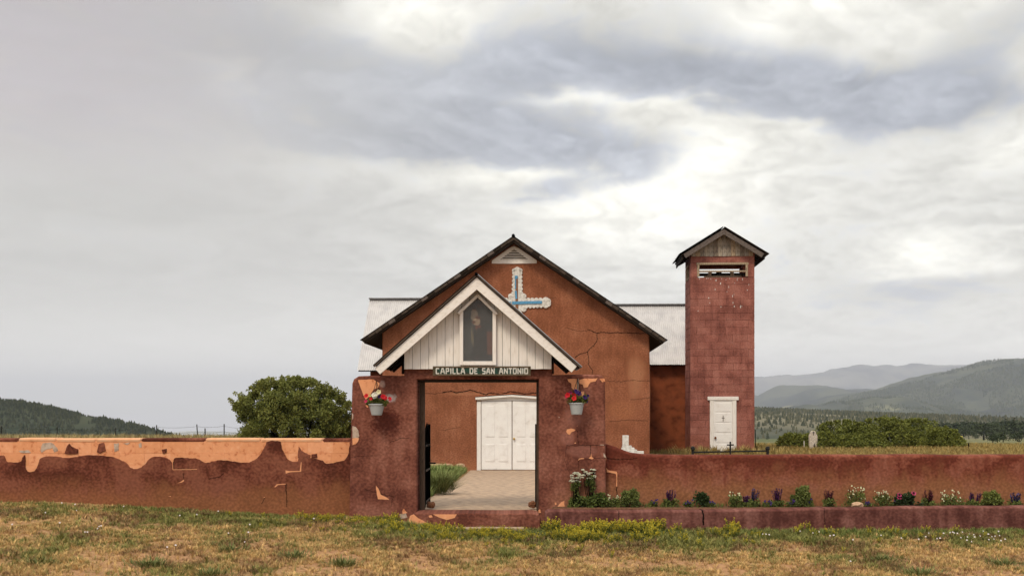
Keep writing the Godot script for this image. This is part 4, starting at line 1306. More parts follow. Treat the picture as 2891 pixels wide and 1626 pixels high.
# ---------------------------------------------------------------- gateway
func gateway() -> void:
	var t := thing("gateway", "red plastered gateway with white boarded gable before the chapel", "gateway")
	var zf := -19.6
	var rect := Rect2(-2.797, 0.0, 4.5, 3.0)
	var m := plaster(rect, 190.0, 333, lin(0.118, 0.040, 0.028), lin(0.188, 0.068, 0.047), lin(0.255, 0.104, 0.074), lin(0.29, 0.135, 0.07), {"contrast": 1.0, "streak": 0.25, "grain": 0.12, "big": 1.2, "foot_y": 0.35, "foot_h": 0.75, "foot_x": [0.55, 1.1], "relief": 3.0,
		"cracks": [[[Vector2(0.915, 1.477), Vector2(1.152, 1.471), Vector2(1.562, 1.483)], 0.7], [[Vector2(0.915, 1.477), Vector2(0.885, 1.222), Vector2(0.944, 1.044)], 0.2], [[Vector2(1.319, 1.471), Vector2(1.319, 1.281)], 0.6], [[Vector2(1.117, 1.246), Vector2(1.449, 1.258), Vector2(1.568, 1.246)], 0.4], [[Vector2(1.117, 1.246), Vector2(1.117, 1.044)], 0.3], [[Vector2(1.093, 1.727), Vector2(1.117, 1.477)], 0.4], [[Vector2(-2.055, 1.519), Vector2(-1.877, 1.590), Vector2(-1.699, 1.602)], 0.6], [[Vector2(-2.471, 0.735), Vector2(-2.174, 0.652), Vector2(-1.996, 0.616), Vector2(-2.031, 0.450)], 0.6], [[Vector2(-2.649, 1.281), Vector2(-2.293, 1.305)], 0.4]],
		"spots": [[-2.055, 2.261, 0.16, 0.10, lin(0.62, 0.56, 0.54), 0.8], [-2.174, 2.499, 0.05, 0.06, lin(0.45, 0.36, 0.33), 0.6], [-2.144, 1.905, 0.30, 0.30, lin(0.105, 0.028, 0.020), 0.8], [1.033, 1.935, 0.22, 0.2, lin(0.33, 0.145, 0.115), 0.75], [0.915, 1.608, 0.16, 0.15, lin(0.31, 0.135, 0.105), 0.7], [1.212, 1.370, 0.3, 0.1, lin(0.31, 0.135, 0.105), 0.6], [0.974, 2.350, 0.3, 0.25, lin(0.115, 0.032, 0.022), 0.6]]})
	M.gate_coat = m
	var out: Array = [Vector2(-2.738, 0.093), Vector2(-2.720, 1.222), Vector2(-2.685, 2.517), Vector2(-2.655, 2.588), Vector2(-2.578, 2.636), Vector2(-2.293, 2.647), Vector2(-1.812, 2.641), Vector2(-1.812, 2.837), Vector2(0.677, 2.837), Vector2(0.677, 2.653), Vector2(1.152, 2.665), Vector2(1.461, 2.659), Vector2(1.532, 2.630), Vector2(1.562, 2.570), Vector2(1.574, 1.341), Vector2(1.586, 0.093), Vector2(0.451, 0.093), Vector2(0.451, 1.222), Vector2(0.451, 2.576), Vector2(-0.570, 2.582), Vector2(-1.592, 2.576), Vector2(-1.592, 1.222), Vector2(-1.592, 0.093)]
	obj("wall", MB.new().plane(rect).prism(out, zf, -20.32, 0.035, Color.WHITE, 3), m, t)
	# places where the coat has come off down to the older plaster
	var bits := [
		[[Vector2(-2.589, 2.574), Vector2(-2.325, 2.579), Vector2(-2.296, 2.560), Vector2(-2.226, 2.517), Vector2(-2.240, 2.442), Vector2(-2.315, 2.414), Vector2(-2.353, 2.357), Vector2(-2.410, 2.282), Vector2(-2.457, 2.244), Vector2(-2.485, 2.282), Vector2(-2.513, 2.357), Vector2(-2.546, 2.461), Vector2(-2.579, 2.536)], M.orange], [[Vector2(-2.457, 2.140), Vector2(-2.419, 2.150), Vector2(-2.414, 2.112), Vector2(-2.443, 2.107)], M.orange],
		[[Vector2(-2.679, 1.804), Vector2(-2.625, 1.786), Vector2(-2.584, 1.721), Vector2(-2.566, 1.626), Vector2(-2.590, 1.602), Vector2(-2.679, 1.602)], M.chalk], [[Vector2(-2.679, 1.596), Vector2(-2.572, 1.602), Vector2(-2.584, 1.543), Vector2(-2.631, 1.489), Vector2(-2.679, 1.483)], M.orange], [[Vector2(-2.685, 2.018), Vector2(-2.667, 1.994), Vector2(-2.667, 1.923), Vector2(-2.685, 1.899)], M.chalk],
		[[Vector2(-2.287, 0.794), Vector2(-2.239, 0.747), Vector2(-2.209, 0.652), Vector2(-2.073, 0.580), Vector2(-2.055, 0.563), Vector2(-2.257, 0.569), Vector2(-2.269, 0.652)], M.orange],
		[[Vector2(0.929, 2.584), Vector2(1.046, 2.590), Vector2(1.107, 2.578), Vector2(1.101, 2.479), Vector2(1.083, 2.393), Vector2(1.046, 2.399), Vector2(1.003, 2.442), Vector2(0.997, 2.516), Vector2(0.941, 2.547)], M.orange], [[Vector2(1.126, 2.571), Vector2(1.218, 2.592), Vector2(1.439, 2.600), Vector2(1.403, 2.547), Vector2(1.317, 2.528), Vector2(1.267, 2.455), Vector2(1.206, 2.430), Vector2(1.194, 2.491), Vector2(1.135, 2.516)], M.orange], [[Vector2(1.470, 2.590), Vector2(1.558, 2.595), Vector2(1.560, 2.541), Vector2(1.513, 2.535)], M.orange], [[Vector2(1.151, 2.369), Vector2(1.218, 2.387), Vector2(1.206, 2.295), Vector2(1.169, 2.270), Vector2(1.157, 2.319)], M.orange],
		[[Vector2(1.083, 2.578), Vector2(1.120, 2.590), Vector2(1.110, 2.393), Vector2(1.090, 2.387)], M.chalk], [[Vector2(0.913, 1.704), Vector2(0.929, 1.741), Vector2(0.997, 1.754), Vector2(1.068, 1.735), Vector2(1.046, 1.711), Vector2(0.999, 1.692), Vector2(0.972, 1.655), Vector2(0.933, 1.668)], M.orange], [[Vector2(1.083, 1.807), Vector2(1.107, 1.808), Vector2(1.101, 1.795), Vector2(1.085, 1.795)], M.orange], [[Vector2(1.110, 1.225), Vector2(1.126, 1.256), Vector2(1.216, 1.259), Vector2(1.213, 1.249), Vector2(1.138, 1.243), Vector2(1.120, 1.222)], M.orange], [[Vector2(1.280, 1.256), Vector2(1.323, 1.286), Vector2(1.326, 1.342), Vector2(1.335, 1.340), Vector2(1.337, 1.286), Vector2(1.366, 1.256), Vector2(1.347, 1.245)], M.orange], [[Vector2(1.464, 1.483), Vector2(1.545, 1.493), Vector2(1.545, 1.468), Vector2(1.501, 1.473)], M.chalk], [[Vector2(1.046, 1.518), Vector2(1.077, 1.520), Vector2(1.073, 1.505), Vector2(1.051, 1.505)], M.orange],
		[[Vector2(0.775, 1.957), Vector2(0.806, 1.948), Vector2(0.805, 1.938), Vector2(0.788, 1.941)], M.chalk],
		[[Vector2(0.766, 0.450), Vector2(0.820, 0.521), Vector2(0.879, 0.545), Vector2(0.885, 0.450), Vector2(0.867, 0.420), Vector2(0.772, 0.420)], M.orange], [[Vector2(0.713, 0.521), Vector2(0.748, 0.497), Vector2(0.748, 0.474), Vector2(0.719, 0.480)], M.orange], [[Vector2(-1.847, 0.390), Vector2(-1.817, 0.414), Vector2(-1.758, 0.343), Vector2(-1.835, 0.319)], M.orange], [[Vector2(-1.889, 0.319), Vector2(-1.782, 0.337), Vector2(-1.758, 0.260), Vector2(-1.889, 0.236)], M.chalk], [[Vector2(0.440, 0.390), Vector2(0.475, 0.402), Vector2(0.487, 0.343), Vector2(0.445, 0.337)], M.orange],
		[[Vector2(1.535, 1.348), Vector2(1.562, 1.317), Vector2(1.581, 1.280), Vector2(1.556, 1.268), Vector2(1.538, 1.299)], M.chalk],
	]
	for q in bits:
		var rough_edge := []
		for k in q[0].size():
			var a: Vector2 = q[0][k]
			var b2: Vector2 = q[0][(k + 1) % q[0].size()]
			var n := maxi(1, int(a.distance_to(b2) / 0.04))
			for s in n:
				rough_edge.append(a.lerp(b2, float(s) / n) + Vector2(rng.randf_range(-1, 1), rng.randf_range(-1, 1)) * 0.005)
		obj("bare_plaster", MB.new().prism(rough_edge, zf + 0.004, zf - 0.01, 0.001, Color.WHITE, 1), q[1], t)
	# wooden posts in the opening
	obj("post", MB.new().box(Vector3(-1.531, 1.46, -19.92), Vector3(0.085, 2.25, 0.14), 0.008), M.post_wood, t)
	obj("post", MB.new().box(Vector3(0.442, 1.46, -19.92), Vector3(0.05, 2.25, 0.14), 0.008), M.post_wood, t)
	obj("head_beam", MB.new().box(Vector3(-0.577, 2.570, -19.95), Vector3(2.02, 0.05, 0.5), 0.006), M.dark_wood, t)
	# sill
	var sill := MB.new().plane(rect)
	sill.prism([Vector2(-1.722, 0.074), Vector2(-1.687, 0.272), Vector2(-1.647, 0.342), Vector2(-1.577, 0.371), Vector2(-0.849, 0.371), Vector2(-0.151, 0.365), Vector2(0.343, 0.371), Vector2(0.442, 0.353), Vector2(0.465, 0.295), Vector2(0.477, 0.074)], -19.2, -19.9, 0.025, Color.WHITE, 3)
	var sill_m: StandardMaterial3D = m.duplicate()
	sill_m.albedo_color = Color(1.0, 1.0, 1.0)
	sill_m.uv1_offset = Vector3(0.0, -0.22, 0.0)
	obj("sill", sill, sill_m, t)
	obj("sill_top", MB.new().box(Vector3(-0.570, 0.343, -19.64), Vector3(1.99, 0.03, 0.82), 0.012), M.concrete, t)
	for q in [[Vector2(-1.711, 0.225), Vector2(-1.676, 0.330), Vector2(-1.617, 0.353), Vector2(-1.548, 0.295), Vector2(-1.460, 0.249), Vector2(-1.385, 0.202), Vector2(-1.606, 0.167)], [Vector2(-1.303, 0.353), Vector2(-0.908, 0.353), Vector2(-0.943, 0.295), Vector2(-1.071, 0.260), Vector2(-1.199, 0.301)], [Vector2(-1.373, 0.330), Vector2(-1.327, 0.342), Vector2(-1.303, 0.307), Vector2(-1.356, 0.295)]]:
		obj("bare_plaster", MB.new().prism(q, -19.195, -19.22, 0.001, Color.WHITE, 1), M.orange, t)
	# gable boards
	var slope_t := 0.886
	var ax := -0.588
	var ay := 4.228
	var x0 := -1.802
	var n2 := 18
	var w := (0.662 - x0) / n2
	for k in n2:
		var xa := x0 + k * w + 0.0028
		var xb := x0 + (k + 1) * w - 0.0028
		var pts := [Vector2(xa, 2.750 + rng.randf_range(-0.004, 0.004)), Vector2(xb, 2.750 + rng.randf_range(-0.004, 0.004)), Vector2(xb, ay - absf(xb - ax) * slope_t), Vector2(xa, ay - absf(xa - ax) * slope_t)]
		if xa < ax and xb > ax:
			pts = [pts[0], pts[1], pts[2], Vector2(ax, ay), pts[3]]
		obj("gable_board", MB.new().prism(pts, -19.5 + rng.randf_range(-0.002, 0.002), -19.525, 0.002), M.white, t)
	obj("gable_back", MB.new().prism([Vector2(x0, 2.762), Vector2(x0 + n2 * w, 2.762), Vector2(x0 + n2 * w, ay - absf(x0 + n2 * w - ax) * slope_t - 0.03), Vector2(ax, ay - 0.03), Vector2(x0, ay - absf(x0 - ax) * slope_t - 0.03)], -19.527, -19.56, 0.002), M.gap, t)
	# roof
	for s in [-1, 1]:
		var ap := Vector2(-0.580, 4.249)
		var run: float = 1.686 if s < 0 else 1.651
		var e := ap + Vector2(s * run, -run * slope_t)
		var d := Vector2(s, -slope_t).normalized()
		var up := Vector2(s * slope_t, 1).normalized()
		obj("bargeboard", MB.new().prism([ap, e, e - up * 0.135, ap - Vector2(0, 0.199)], -19.235, -19.265, 0.004), M.white_side, t)
		var rt := ap + Vector2(0, 0.045)
		var length := run * sqrt(1.0 + slope_t * slope_t) + (0.10 if s > 0 else 0.02)
		obj("roof_boards", slope(MB.new(), rt, rt + d * (length - 0.06), -19.27, -20.75, 0.05, -0.02), M.dark_wood, t)
		obj("roof_sheet", MB.new().corrugated(Vector3(rt.x, rt.y + 0.012, -19.2), Vector3.FORWARD, Vector3(d.x, d.y, 0), 1.6, length, 0.075, 0.012, Color.WHITE, 0.012, rng), M.tin_dull if s > 0 else M.rust_tin, t)
		obj("edge_strip", MB.new().prism([rt + up * 0.012, rt + d * length + up * 0.012, rt + d * length - up * 0.022, rt - up * 0.022], -19.205, -19.232, 0.002), M.rust_tin, t)
		for z in [-19.62, -20.2, -20.7]:
			obj("rafter", MB.new().prism([rt - Vector2(0, 0.07), rt + d * (length - 0.1) - up * 0.075, rt + d * (length - 0.1) - up * 0.16, rt - Vector2(0, 0.2)], z, z - 0.05, 0.004), M.dark_wood, t)
	obj("ridge_cap", MB.new().tube(Vector3(ax, 4.269 + 0.03, -19.18), Vector3(ax, 4.269 + 0.03, -20.8), 0.028, 0.028, 8), M.rust_tin, t)
	for sx in [-1.846, 0.670]:
		obj("post", MB.new().box(Vector3(sx, 2.938, -20.1), Vector3(0.1, 0.5, 0.1), 0.006), M.dark_wood, t)


# ---------------------------------------------------------------- low walls
func ragged(a: Array, amount: float, step := 0.03) -> Array:
	var out := []
	for k in a.size():
		var p: Vector2 = a[k]
		var q: Vector2 = a[(k + 1) % a.size()]
		var n := maxi(1, int(p.distance_to(q) / step))
		for s in n:
			out.append(p.lerp(q, float(s) / n) + Vector2(rng.randf_range(-1, 1), rng.randf_range(-1, 1)) * amount)
	return out


# corners cut twice, ends kept
func softened(a: Array) -> Array:
	for pass_ in 2:
		var out := [a[0]]
		for k in a.size() - 1:
			out.append(a[k].lerp(a[k + 1], 0.25))
			out.append(a[k].lerp(a[k + 1], 0.75))
		out.append(a[-1])
		a = out
	return a


func walls() -> void:
	# left wall: an older orange plaster over blocks, and a red coat that has fallen from its top
	var t := thing("boundary_wall", "low red wall left of the gateway with orange patches along its top", "wall")
	var zf := -19.8
	var x0 := -12.036
	var x1 := -2.724
	var rect := Rect2(x0, 0.2, x1 - x0 + 0.1, 1.6)
	var coat := plaster(rect, 120.0, 444, lin(0.082, 0.024, 0.015), lin(0.152, 0.048, 0.030), lin(0.212, 0.076, 0.047), lin(0.265, 0.108, 0.050), {"contrast": 1.4, "streak": 0.22, "grain": 0.12, "big": 1.0, "foot_y": 0.50, "foot_h": 0.48, "relief": 3.0,
		"cracks": [[[Vector2(-5.748, 1.283), Vector2(-5.743, 1.069), Vector2(-5.337, 1.064)], 0.8], [[Vector2(-5.147, 0.902), Vector2(-4.956, 0.937), Vector2(-4.884, 0.997)], 0.5], [[Vector2(-3.835, 0.806), Vector2(-3.821, 0.425)], 0.7], [[Vector2(-4.193, 0.592), Vector2(-4.240, 0.472)], 0.5], [[Vector2(-5.576, 0.997), Vector2(-5.562, 0.854)], 0.5]]})
	var core := MB.new()
	core.box(Vector3((x0 + x1) * 0.5, 0.78, -20.02), Vector3(x1 - x0, 1.49, 0.33), 0.03)
	obj("core", core, M.orange, t)
	# blocks of the two upper courses
	for row in 3:
		var y: float = 1.436 - row * 0.205
		var x := x0
		while x < x1 - 0.05:
			var w := minf(rng.randf_range(0.33, 0.50), x1 - x)
			obj("block", MB.new().box(Vector3(x + w * 0.5, y, zf - 0.022 + rng.randf_range(-0.002, 0.002)), Vector3(w - 0.0005, 0.2045, 0.03), 0.003), [M.orange, M.orange_b, M.orange_c][rng.randi() % 3], t)
			x += w
	# rounded cap, pale where the coat is gone and red where it holds
	var cap := []
	var px := x0
	while px < x1 - 0.02:
		var w := minf(rng.randf_range(0.5, 1.1), x1 - px)
		var red := (px > -6.306 and px < -5.946) or (px > -4.266 and px < -3.876) or px > -3.246 or px < -8.916
		cap.append([px, w, red])
		px += w
	for q in cap:
		var c := MB.new().plane(rect)
		var yy := 1.552 + 0.012 * lumps.get_noise_2d(q[0] * 9.0, 3.0)
		c.box(Vector3(q[0] + q[1] * 0.5, yy, -20.0), Vector3(q[1] - 0.002, 0.075, 0.40), 0.034)
		obj("coping", c, coat if q[2] else M.chalk_orange if M.has("chalk_orange") else (coat if q[2] else M.orange), t)
	# the red coat
	var edge: Array = [Vector2(-12.015, 1.550), Vector2(-10.155, 1.550), Vector2(-10.107, 1.283), Vector2(-9.678, 1.188), Vector2(-9.391, 1.283), Vector2(-9.034, 1.259), Vector2(-8.724, 1.283), Vector2(-8.676, 1.295), Vector2(-8.604, 1.307), Vector2(-8.593, 1.193), Vector2(-8.485, 1.176), Vector2(-8.318, 1.183), Vector2(-8.283, 1.302), Vector2(-8.252, 1.307), Vector2(-8.266, 1.069), Vector2(-8.187, 1.009), Vector2(-8.080, 1.033), Vector2(-8.027, 1.164), Vector2(-7.996, 1.271), Vector2(-7.770, 1.288), Vector2(-7.531, 1.247), Vector2(-7.341, 1.283), Vector2(-7.245, 1.307), Vector2(-7.007, 1.295), Vector2(-6.792, 1.283), Vector2(-6.625, 1.216), Vector2(-6.530, 1.176), Vector2(-6.470, 1.073), Vector2(-6.339, 1.069), Vector2(-6.244, 1.121), Vector2(-6.143, 1.269), Vector2(-5.934, 1.283), Vector2(-5.814, 1.240), Vector2(-5.750, 1.152), Vector2(-5.728, 1.269), Vector2(-5.600, 1.259), Vector2(-5.337, 1.250), Vector2(-5.242, 1.188), Vector2(-5.147, 1.169), Vector2(-5.075, 1.207), Vector2(-4.860, 1.224), Vector2(-4.622, 1.176), Vector2(-4.431, 1.176), Vector2(-4.264, 1.307), Vector2(-4.169, 1.474), Vector2(-4.157, 1.548), Vector2(-3.930, 1.548), Vector2(-3.918, 1.474), Vector2(-3.883, 1.355), Vector2(-3.787, 1.195), Vector2(-3.644, 1.188), Vector2(-3.616, 1.255), Vector2(-3.477, 1.259), Vector2(-3.334, 1.245), Vector2(-3.215, 1.216), Vector2(-3.143, 1.150), Vector2(-2.953, 1.188), Vector2(-2.786, 1.235), Vector2(-2.750, 1.522), Vector2(-2.745, 1.550), Vector2(-2.666, 1.550)]
	edge = softened(edge)
	var poly := ragged(edge, 0.006)
	poly = poly.slice(0, poly.size() - int(edge[-1].distance_to(edge[0]) / 0.03))
	poly.append(Vector2(x1, 0.2))
	poly.append(Vector2(x0, 0.2))
	poly[0].x = x0
	poly[0].y = 1.556
	obj("red_coat", MB.new().plane(rect).prism(poly, zf + 0.018, zf - 0.01, 0.006, Color.WHITE, 1), coat, t)
	for q in [[Vector2(-7.591, 1.331), Vector2(-7.543, 1.474), Vector2(-7.507, 1.503), Vector2(-7.472, 1.450), Vector2(-7.364, 1.402), Vector2(-7.357, 1.331), Vector2(-7.484, 1.317)], [Vector2(-7.042, 1.355), Vector2(-7.007, 1.498), Vector2(-6.923, 1.514), Vector2(-6.895, 1.379), Vector2(-6.995, 1.336)], [Vector2(-5.943, 1.402), Vector2(-5.862, 1.410), Vector2(-5.857, 1.355), Vector2(-5.922, 1.326)], [Vector2(-3.639, 1.307), Vector2(-3.616, 1.450), Vector2(-3.568, 1.379), Vector2(-3.513, 1.343), Vector2(-3.420, 1.307), Vector2(-3.430, 1.264), Vector2(-3.525, 1.255), Vector2(-3.632, 1.255)], [Vector2(-3.401, 1.319), Vector2(-3.310, 1.331), Vector2(-3.303, 1.259), Vector2(-3.401, 1.255)]]:
		obj("red_coat", MB.new().plane(rect).prism(ragged(q, 0.004), zf + 0.012, zf - 0.01, 0.005, Color.WHITE, 1), coat, t)
	for q in [[Vector2(-8.008, 1.379), Vector2(-7.961, 1.510), Vector2(-7.817, 1.522), Vector2(-7.722, 1.426), Vector2(-7.698, 1.379), Vector2(-7.770, 1.355), Vector2(-7.806, 1.426), Vector2(-7.913, 1.390), Vector2(-7.984, 1.343)], [Vector2(-6.756, 1.498), Vector2(-6.678, 1.510), Vector2(-6.673, 1.390), Vector2(-6.744, 1.359)], [Vector2(-6.601, 1.510), Vector2(-6.482, 1.514), Vector2(-6.530, 1.474)], [Vector2(-6.339, 1.498), Vector2(-6.291, 1.514), Vector2(-6.284, 1.438), Vector2(-6.327, 1.431)], [Vector2(-8.366, 1.379), Vector2(-8.199, 1.390), Vector2(-8.163, 1.343), Vector2(-8.342, 1.343)]]:
		obj("chalky_patch", MB.new().prism(ragged(q, 0.005), zf - 0.001, zf - 0.02, 0.001, Color.WHITE, 1), M.chalk, t)
	for q in [[Vector2(-3.840, 1.045), Vector2(-3.763, 1.035), Vector2(-3.597, 1.038), Vector2(-3.577, 1.188), Vector2(-3.568, 1.188), Vector2(-3.573, 1.026), Vector2(-3.763, 1.016), Vector2(-3.835, 0.992)], [Vector2(-5.676, 0.830), Vector2(-5.624, 0.849), Vector2(-5.564, 0.890), Vector2(-5.557, 0.866), Vector2(-5.600, 0.842)], [Vector2(-4.031, 0.763), Vector2(-3.990, 0.811), Vector2(-3.835, 0.823), Vector2(-3.840, 0.809), Vector2(-3.966, 0.799), Vector2(-4.007, 0.763)], [Vector2(-5.826, 0.608), Vector2(-5.779, 0.613), Vector2(-5.786, 0.599)], [Vector2(-4.217, 0.587), Vector2(-4.181, 0.601), Vector2(-4.193, 0.584)], [Vector2(-5.759, 1.188), Vector2(-5.748, 1.188), Vector2(-5.743, 1.064), Vector2(-5.337, 1.069), Vector2(-5.337, 1.059), Vector2(-5.752, 1.054)]]:
		obj("bare_plaster", MB.new().prism(q, zf + 0.021, zf, 0.001, Color.WHITE, 1), M.orange, t)

	# right wall
	var r := thing("boundary_wall", "long red mud wall right of the gateway behind the flower bed", "wall")
	var y0 := 1.554
	var y1 := 12.024
	var rr := Rect2(y0, 0.2, y1 - y0, 1.4)
	var rm := plaster(rr, 120.0, 555, lin(0.119, 0.030, 0.019), lin(0.195, 0.060, 0.038), lin(0.252, 0.095, 0.063), lin(0.275, 0.125, 0.059), {"contrast": 1.3, "streak": 0.40, "top": 0.55, "grain": 0.12, "big": 1.5, "foot_y": 0.62, "foot_h": 0.55, "relief": 3.0,
		"cracks": [[[Vector2(1.596, 1.262), Vector2(1.824, 1.226), Vector2(2.124, 1.256)], 0.5], [[Vector2(1.782, 0.764), Vector2(1.782, 0.602)], 0.8]]})
	var prof: Array = [Vector2(1.554, 0.014), Vector2(1.554, 1.490), Vector2(1.632, 1.484), Vector2(1.734, 1.454), Vector2(1.836, 1.412), Vector2(1.944, 1.370), Vector2(2.064, 1.334), Vector2(2.214, 1.316), Vector2(2.484, 1.304), Vector2(3.024, 1.298)]
	var x := 3.204
	while x < y1:
		prof.append(Vector2(x, 1.304 + 0.014 * lumps.get_noise_2d(x * 2.0, 9.0)))
		x += 0.25
	prof.append(Vector2(y1, 1.304))
	prof.append(Vector2(y1, 0.1))
	obj("wall", MB.new().plane(rr).prism(prof, -19.8, -20.25, 0.06, Color.WHITE, 4), rm, r)
	for q in [[Vector2(1.561, 1.322), Vector2(1.596, 1.274), Vector2(1.593, 1.177), Vector2(1.567, 1.225)], [Vector2(1.596, 1.096), Vector2(1.629, 1.048), Vector2(1.774, 1.029), Vector2(1.787, 1.000), Vector2(1.782, 0.774), Vector2(1.769, 0.774), Vector2(1.767, 0.984), Vector2(1.693, 1.003), Vector2(1.605, 1.016)]]:
		obj("bare_plaster", MB.new().prism(ragged(q, 0.004), -19.79, -19.82, 0.001, Color.WHITE, 1), M.orange, r)

	# planter wall and bed
	var p := thing("planter_wall", "low mauve plastered kerb wall holding the flower bed", "planter wall")
	var pr := Rect2(0.484, 0.0, 11.538 - 0.484, 0.6)
	var pm := plaster(pr, 140.0, 666, lin(0.085, 0.030, 0.025), lin(0.145, 0.056, 0.046), lin(0.215, 0.094, 0.078), lin(0.14, 0.055, 0.042), {"contrast": 0.8, "streak": 0.42, "grain": 0.10, "big": 1.6, "relief": 2.0, "cracks": [[[Vector2(3.098, 0.451), Vector2(3.115, 0.348), Vector2(3.115, 0.198)], 2.2], [[Vector2(1.739, 0.463), Vector2(1.733, 0.267)], 0.6], [[Vector2(5.090, 0.486), Vector2(5.084, 0.209)], 0.5]]})
	var pp := [Vector2(0.541, 0.0), Vector2(0.541, 0.399), Vector2(0.587, 0.428)]
	x = 0.656
	while x < pr.end.x:
		pp.append(Vector2(x, lerpf(0.428, 0.492, sm(2.614, 7.796, x)) + 0.013 * lumps.get_noise_2d(x * 3.5, 2.0)))
		x += 0.12
	pp.append(Vector2(pr.end.x, 0.492))
	pp.append(Vector2(pr.end.x, 0.0))
	obj("wall", MB.new().plane(pr).prism(pp, -19.0, -19.32, 0.035, Color.WHITE, 3), pm, p)
	var soil := MB.new().box(Vector3((0.674 + 11.842) * 0.5, 0.24, -19.56), Vector3(11.842 - 0.674, 0.42, 0.47), 0.02)
	tag(obj("flower_bed", soil, M.soil), "bare soil of the flower bed under the right wall", "soil", "", "structure")
	# kerb slab in the weeds
	tag(obj("concrete_slab", MB.new().box(Vector3(-0.799, 0.135, -18.74), Vector3(1.983, 0.10, 0.16), 0.012), M.slab), "thin pale concrete slab lying in the weeds before the step", "slab")


# ---------------------------------------------------------------- sign
func name_sign() -> void:
	var t := thing("name_sign", "green wooden board lettered CAPILLA DE SAN ANTONIO under the gable", "sign")
	var z := -19.42
	var x0 := -1.318
	var x1 := 0.312
	var yt := 2.789
	var yb := 2.641
	var im := Image.create(256, 32, false, Image.FORMAT_RGB8)
	for j in 32:
		for i in 256:
			var n := cloud_b.get_noise_2d(i * 0.06, j * 0.05) + 0.5 * cloud_b.get_noise_2d(i * 0.3, j * 1.2)
			var c := Color(0.075, 0.235, 0.19).lerp(Color(0.16, 0.17, 0.13), smoothstep(-0.1, 0.35, n))
			if i > 238 or i < 10:
				c = c.lerp(Color(0.36, 0.28, 0.18), 0.7)
			im.set_pixel(i, j, c)
	var green := StandardMaterial3D.new()
	green.albedo_texture = ImageTexture.create_from_image(im)
	green.roughness = 0.8
	obj("board", MB.new().plane(Rect2(x0, yb, x1 - x0, yt - yb)).box(Vector3((x0 + x1) * 0.5, (yt + yb) * 0.5, z - 0.02), Vector3(x1 - x0, yt - yb, 0.035), 0.004), green, t)
	var trim := mat(lin(0.17, 0.13, 0.09), 0.9, M.grain, Vector3(1, 6, 6))
	obj("edge_strip", MB.new().box(Vector3((x0 + x1) * 0.5, yt - 0.008, z - 0.015), Vector3(x1 - x0, 0.028, 0.045), 0.004), trim, t)
	obj("edge_strip", MB.new().box(Vector3((x0 + x1) * 0.5, yb + 0.008, z - 0.015), Vector3(x1 - x0, 0.028, 0.045), 0.004), trim, t)
	var strokes := {
		"C": [0.85, [[0.9, 1.0, 0.05, 1.0], [0.1, 1.0, 0.1, 0.0], [0.05, 0.0, 0.9, 0.0]]], "A": [1.0, [[0.05, -0.06, 0.38, 1.05], [0.32, 1.0, 0.68, 1.0], [0.62, 1.05, 0.95, -0.06], [0.2, 0.35, 0.8, 0.35]]],
		"P": [0.8, [[0.12, -0.08, 0.12, 1.08], [0.05, 1.0, 0.9, 1.0], [0.85, 1.0, 0.85, 0.45], [0.05, 0.45, 0.9, 0.45]]], "I": [0.28, [[0.5, -0.08, 0.5, 1.08]]], "L": [0.72, [[0.14, 1.08, 0.14, 0.0], [0.05, 0.0, 0.95, 0.0]]],
		"D": [0.9, [[0.1, -0.08, 0.1, 1.08], [0.05, 1.0, 0.75, 1.0], [0.72, 1.0, 0.9, 0.8], [0.9, 0.8, 0.9, 0.2], [0.9, 0.2, 0.72, 0.0], [0.75, 0.0, 0.05, 0.0]]], "E": [0.75, [[0.12, -0.08, 0.12, 1.08], [0.05, 1.0, 0.95, 1.0], [0.05, 0.5, 0.85, 0.5], [0.05, 0.0, 0.95, 0.0]]],
		"S": [0.85, [[0.95, 1.0, 0.05, 1.0], [0.1, 1.0, 0.1, 0.52], [0.05, 0.52, 0.95, 0.48], [0.9, 0.5, 0.9, 0.0], [0.95, 0.0, 0.05, 0.0]]], "N": [0.95, [[0.1, -0.08, 0.1, 1.08], [0.1, 1.0, 0.9, 0.0], [0.9, -0.08, 0.9, 1.08]]],
		"T": [0.85, [[0.0, 1.0, 1.0, 1.0], [0.5, 1.0, 0.5, -0.08]]], "O": [0.9, [[0.1, -0.02, 0.1, 1.02], [0.05, 1.0, 0.95, 1.0], [0.9, 1.02, 0.9, -0.02], [0.95, 0.0, 0.05, 0.0]]],
	}
	var paint := mat(lin(0.70, 0.70, 0.66), 0.7, M.mott, Vector3(5, 5, 5))
	var words := [["CAPILLA", 808, 1072], ["DE", 1116, 1186], ["SAN", 1230, 1342], ["ANTONIO", 1384, 1645]]
	var hgt := 0.083
	for q in words:
		var total := 0.0
		for ch in q[0]:
			total += strokes[ch][0] + 0.28
		total -= 0.28
		var xa: float = (980.0 + q[1] / 3.22 - 1446.0) / 3300.0 * 19.42
		var xb: float = (980.0 + q[2] / 3.22 - 1446.0) / 3300.0 * 19.42
		var k := (xb - xa) / total
		var x := xa
		var y := (yt + yb) * 0.5 - hgt * 0.5
		for ch in q[0]:
			var w: float = strokes[ch][0] * k
			var mb := MB.new()
			var zz := z + 0.0015
			for s in strokes[ch][1]:
				var a := Vector2(x + s[0] * w, y + s[1] * hgt)
				var b := Vector2(x + s[2] * w, y + s[3] * hgt)
				zz += 0.0006
				mb.box(Vector3((a.x + b.x) * 0.5, (a.y + b.y) * 0.5, zz), Vector3(a.distance_to(b) + (0.0 if absf(s[0] - s[2]) < 0.01 else 0.004), 0.0195, 0.006), 0.001, Basis(Vector3.BACK, (b - a).angle()))
			obj("letter", mb, paint, t)
			x += w + 0.28 * k


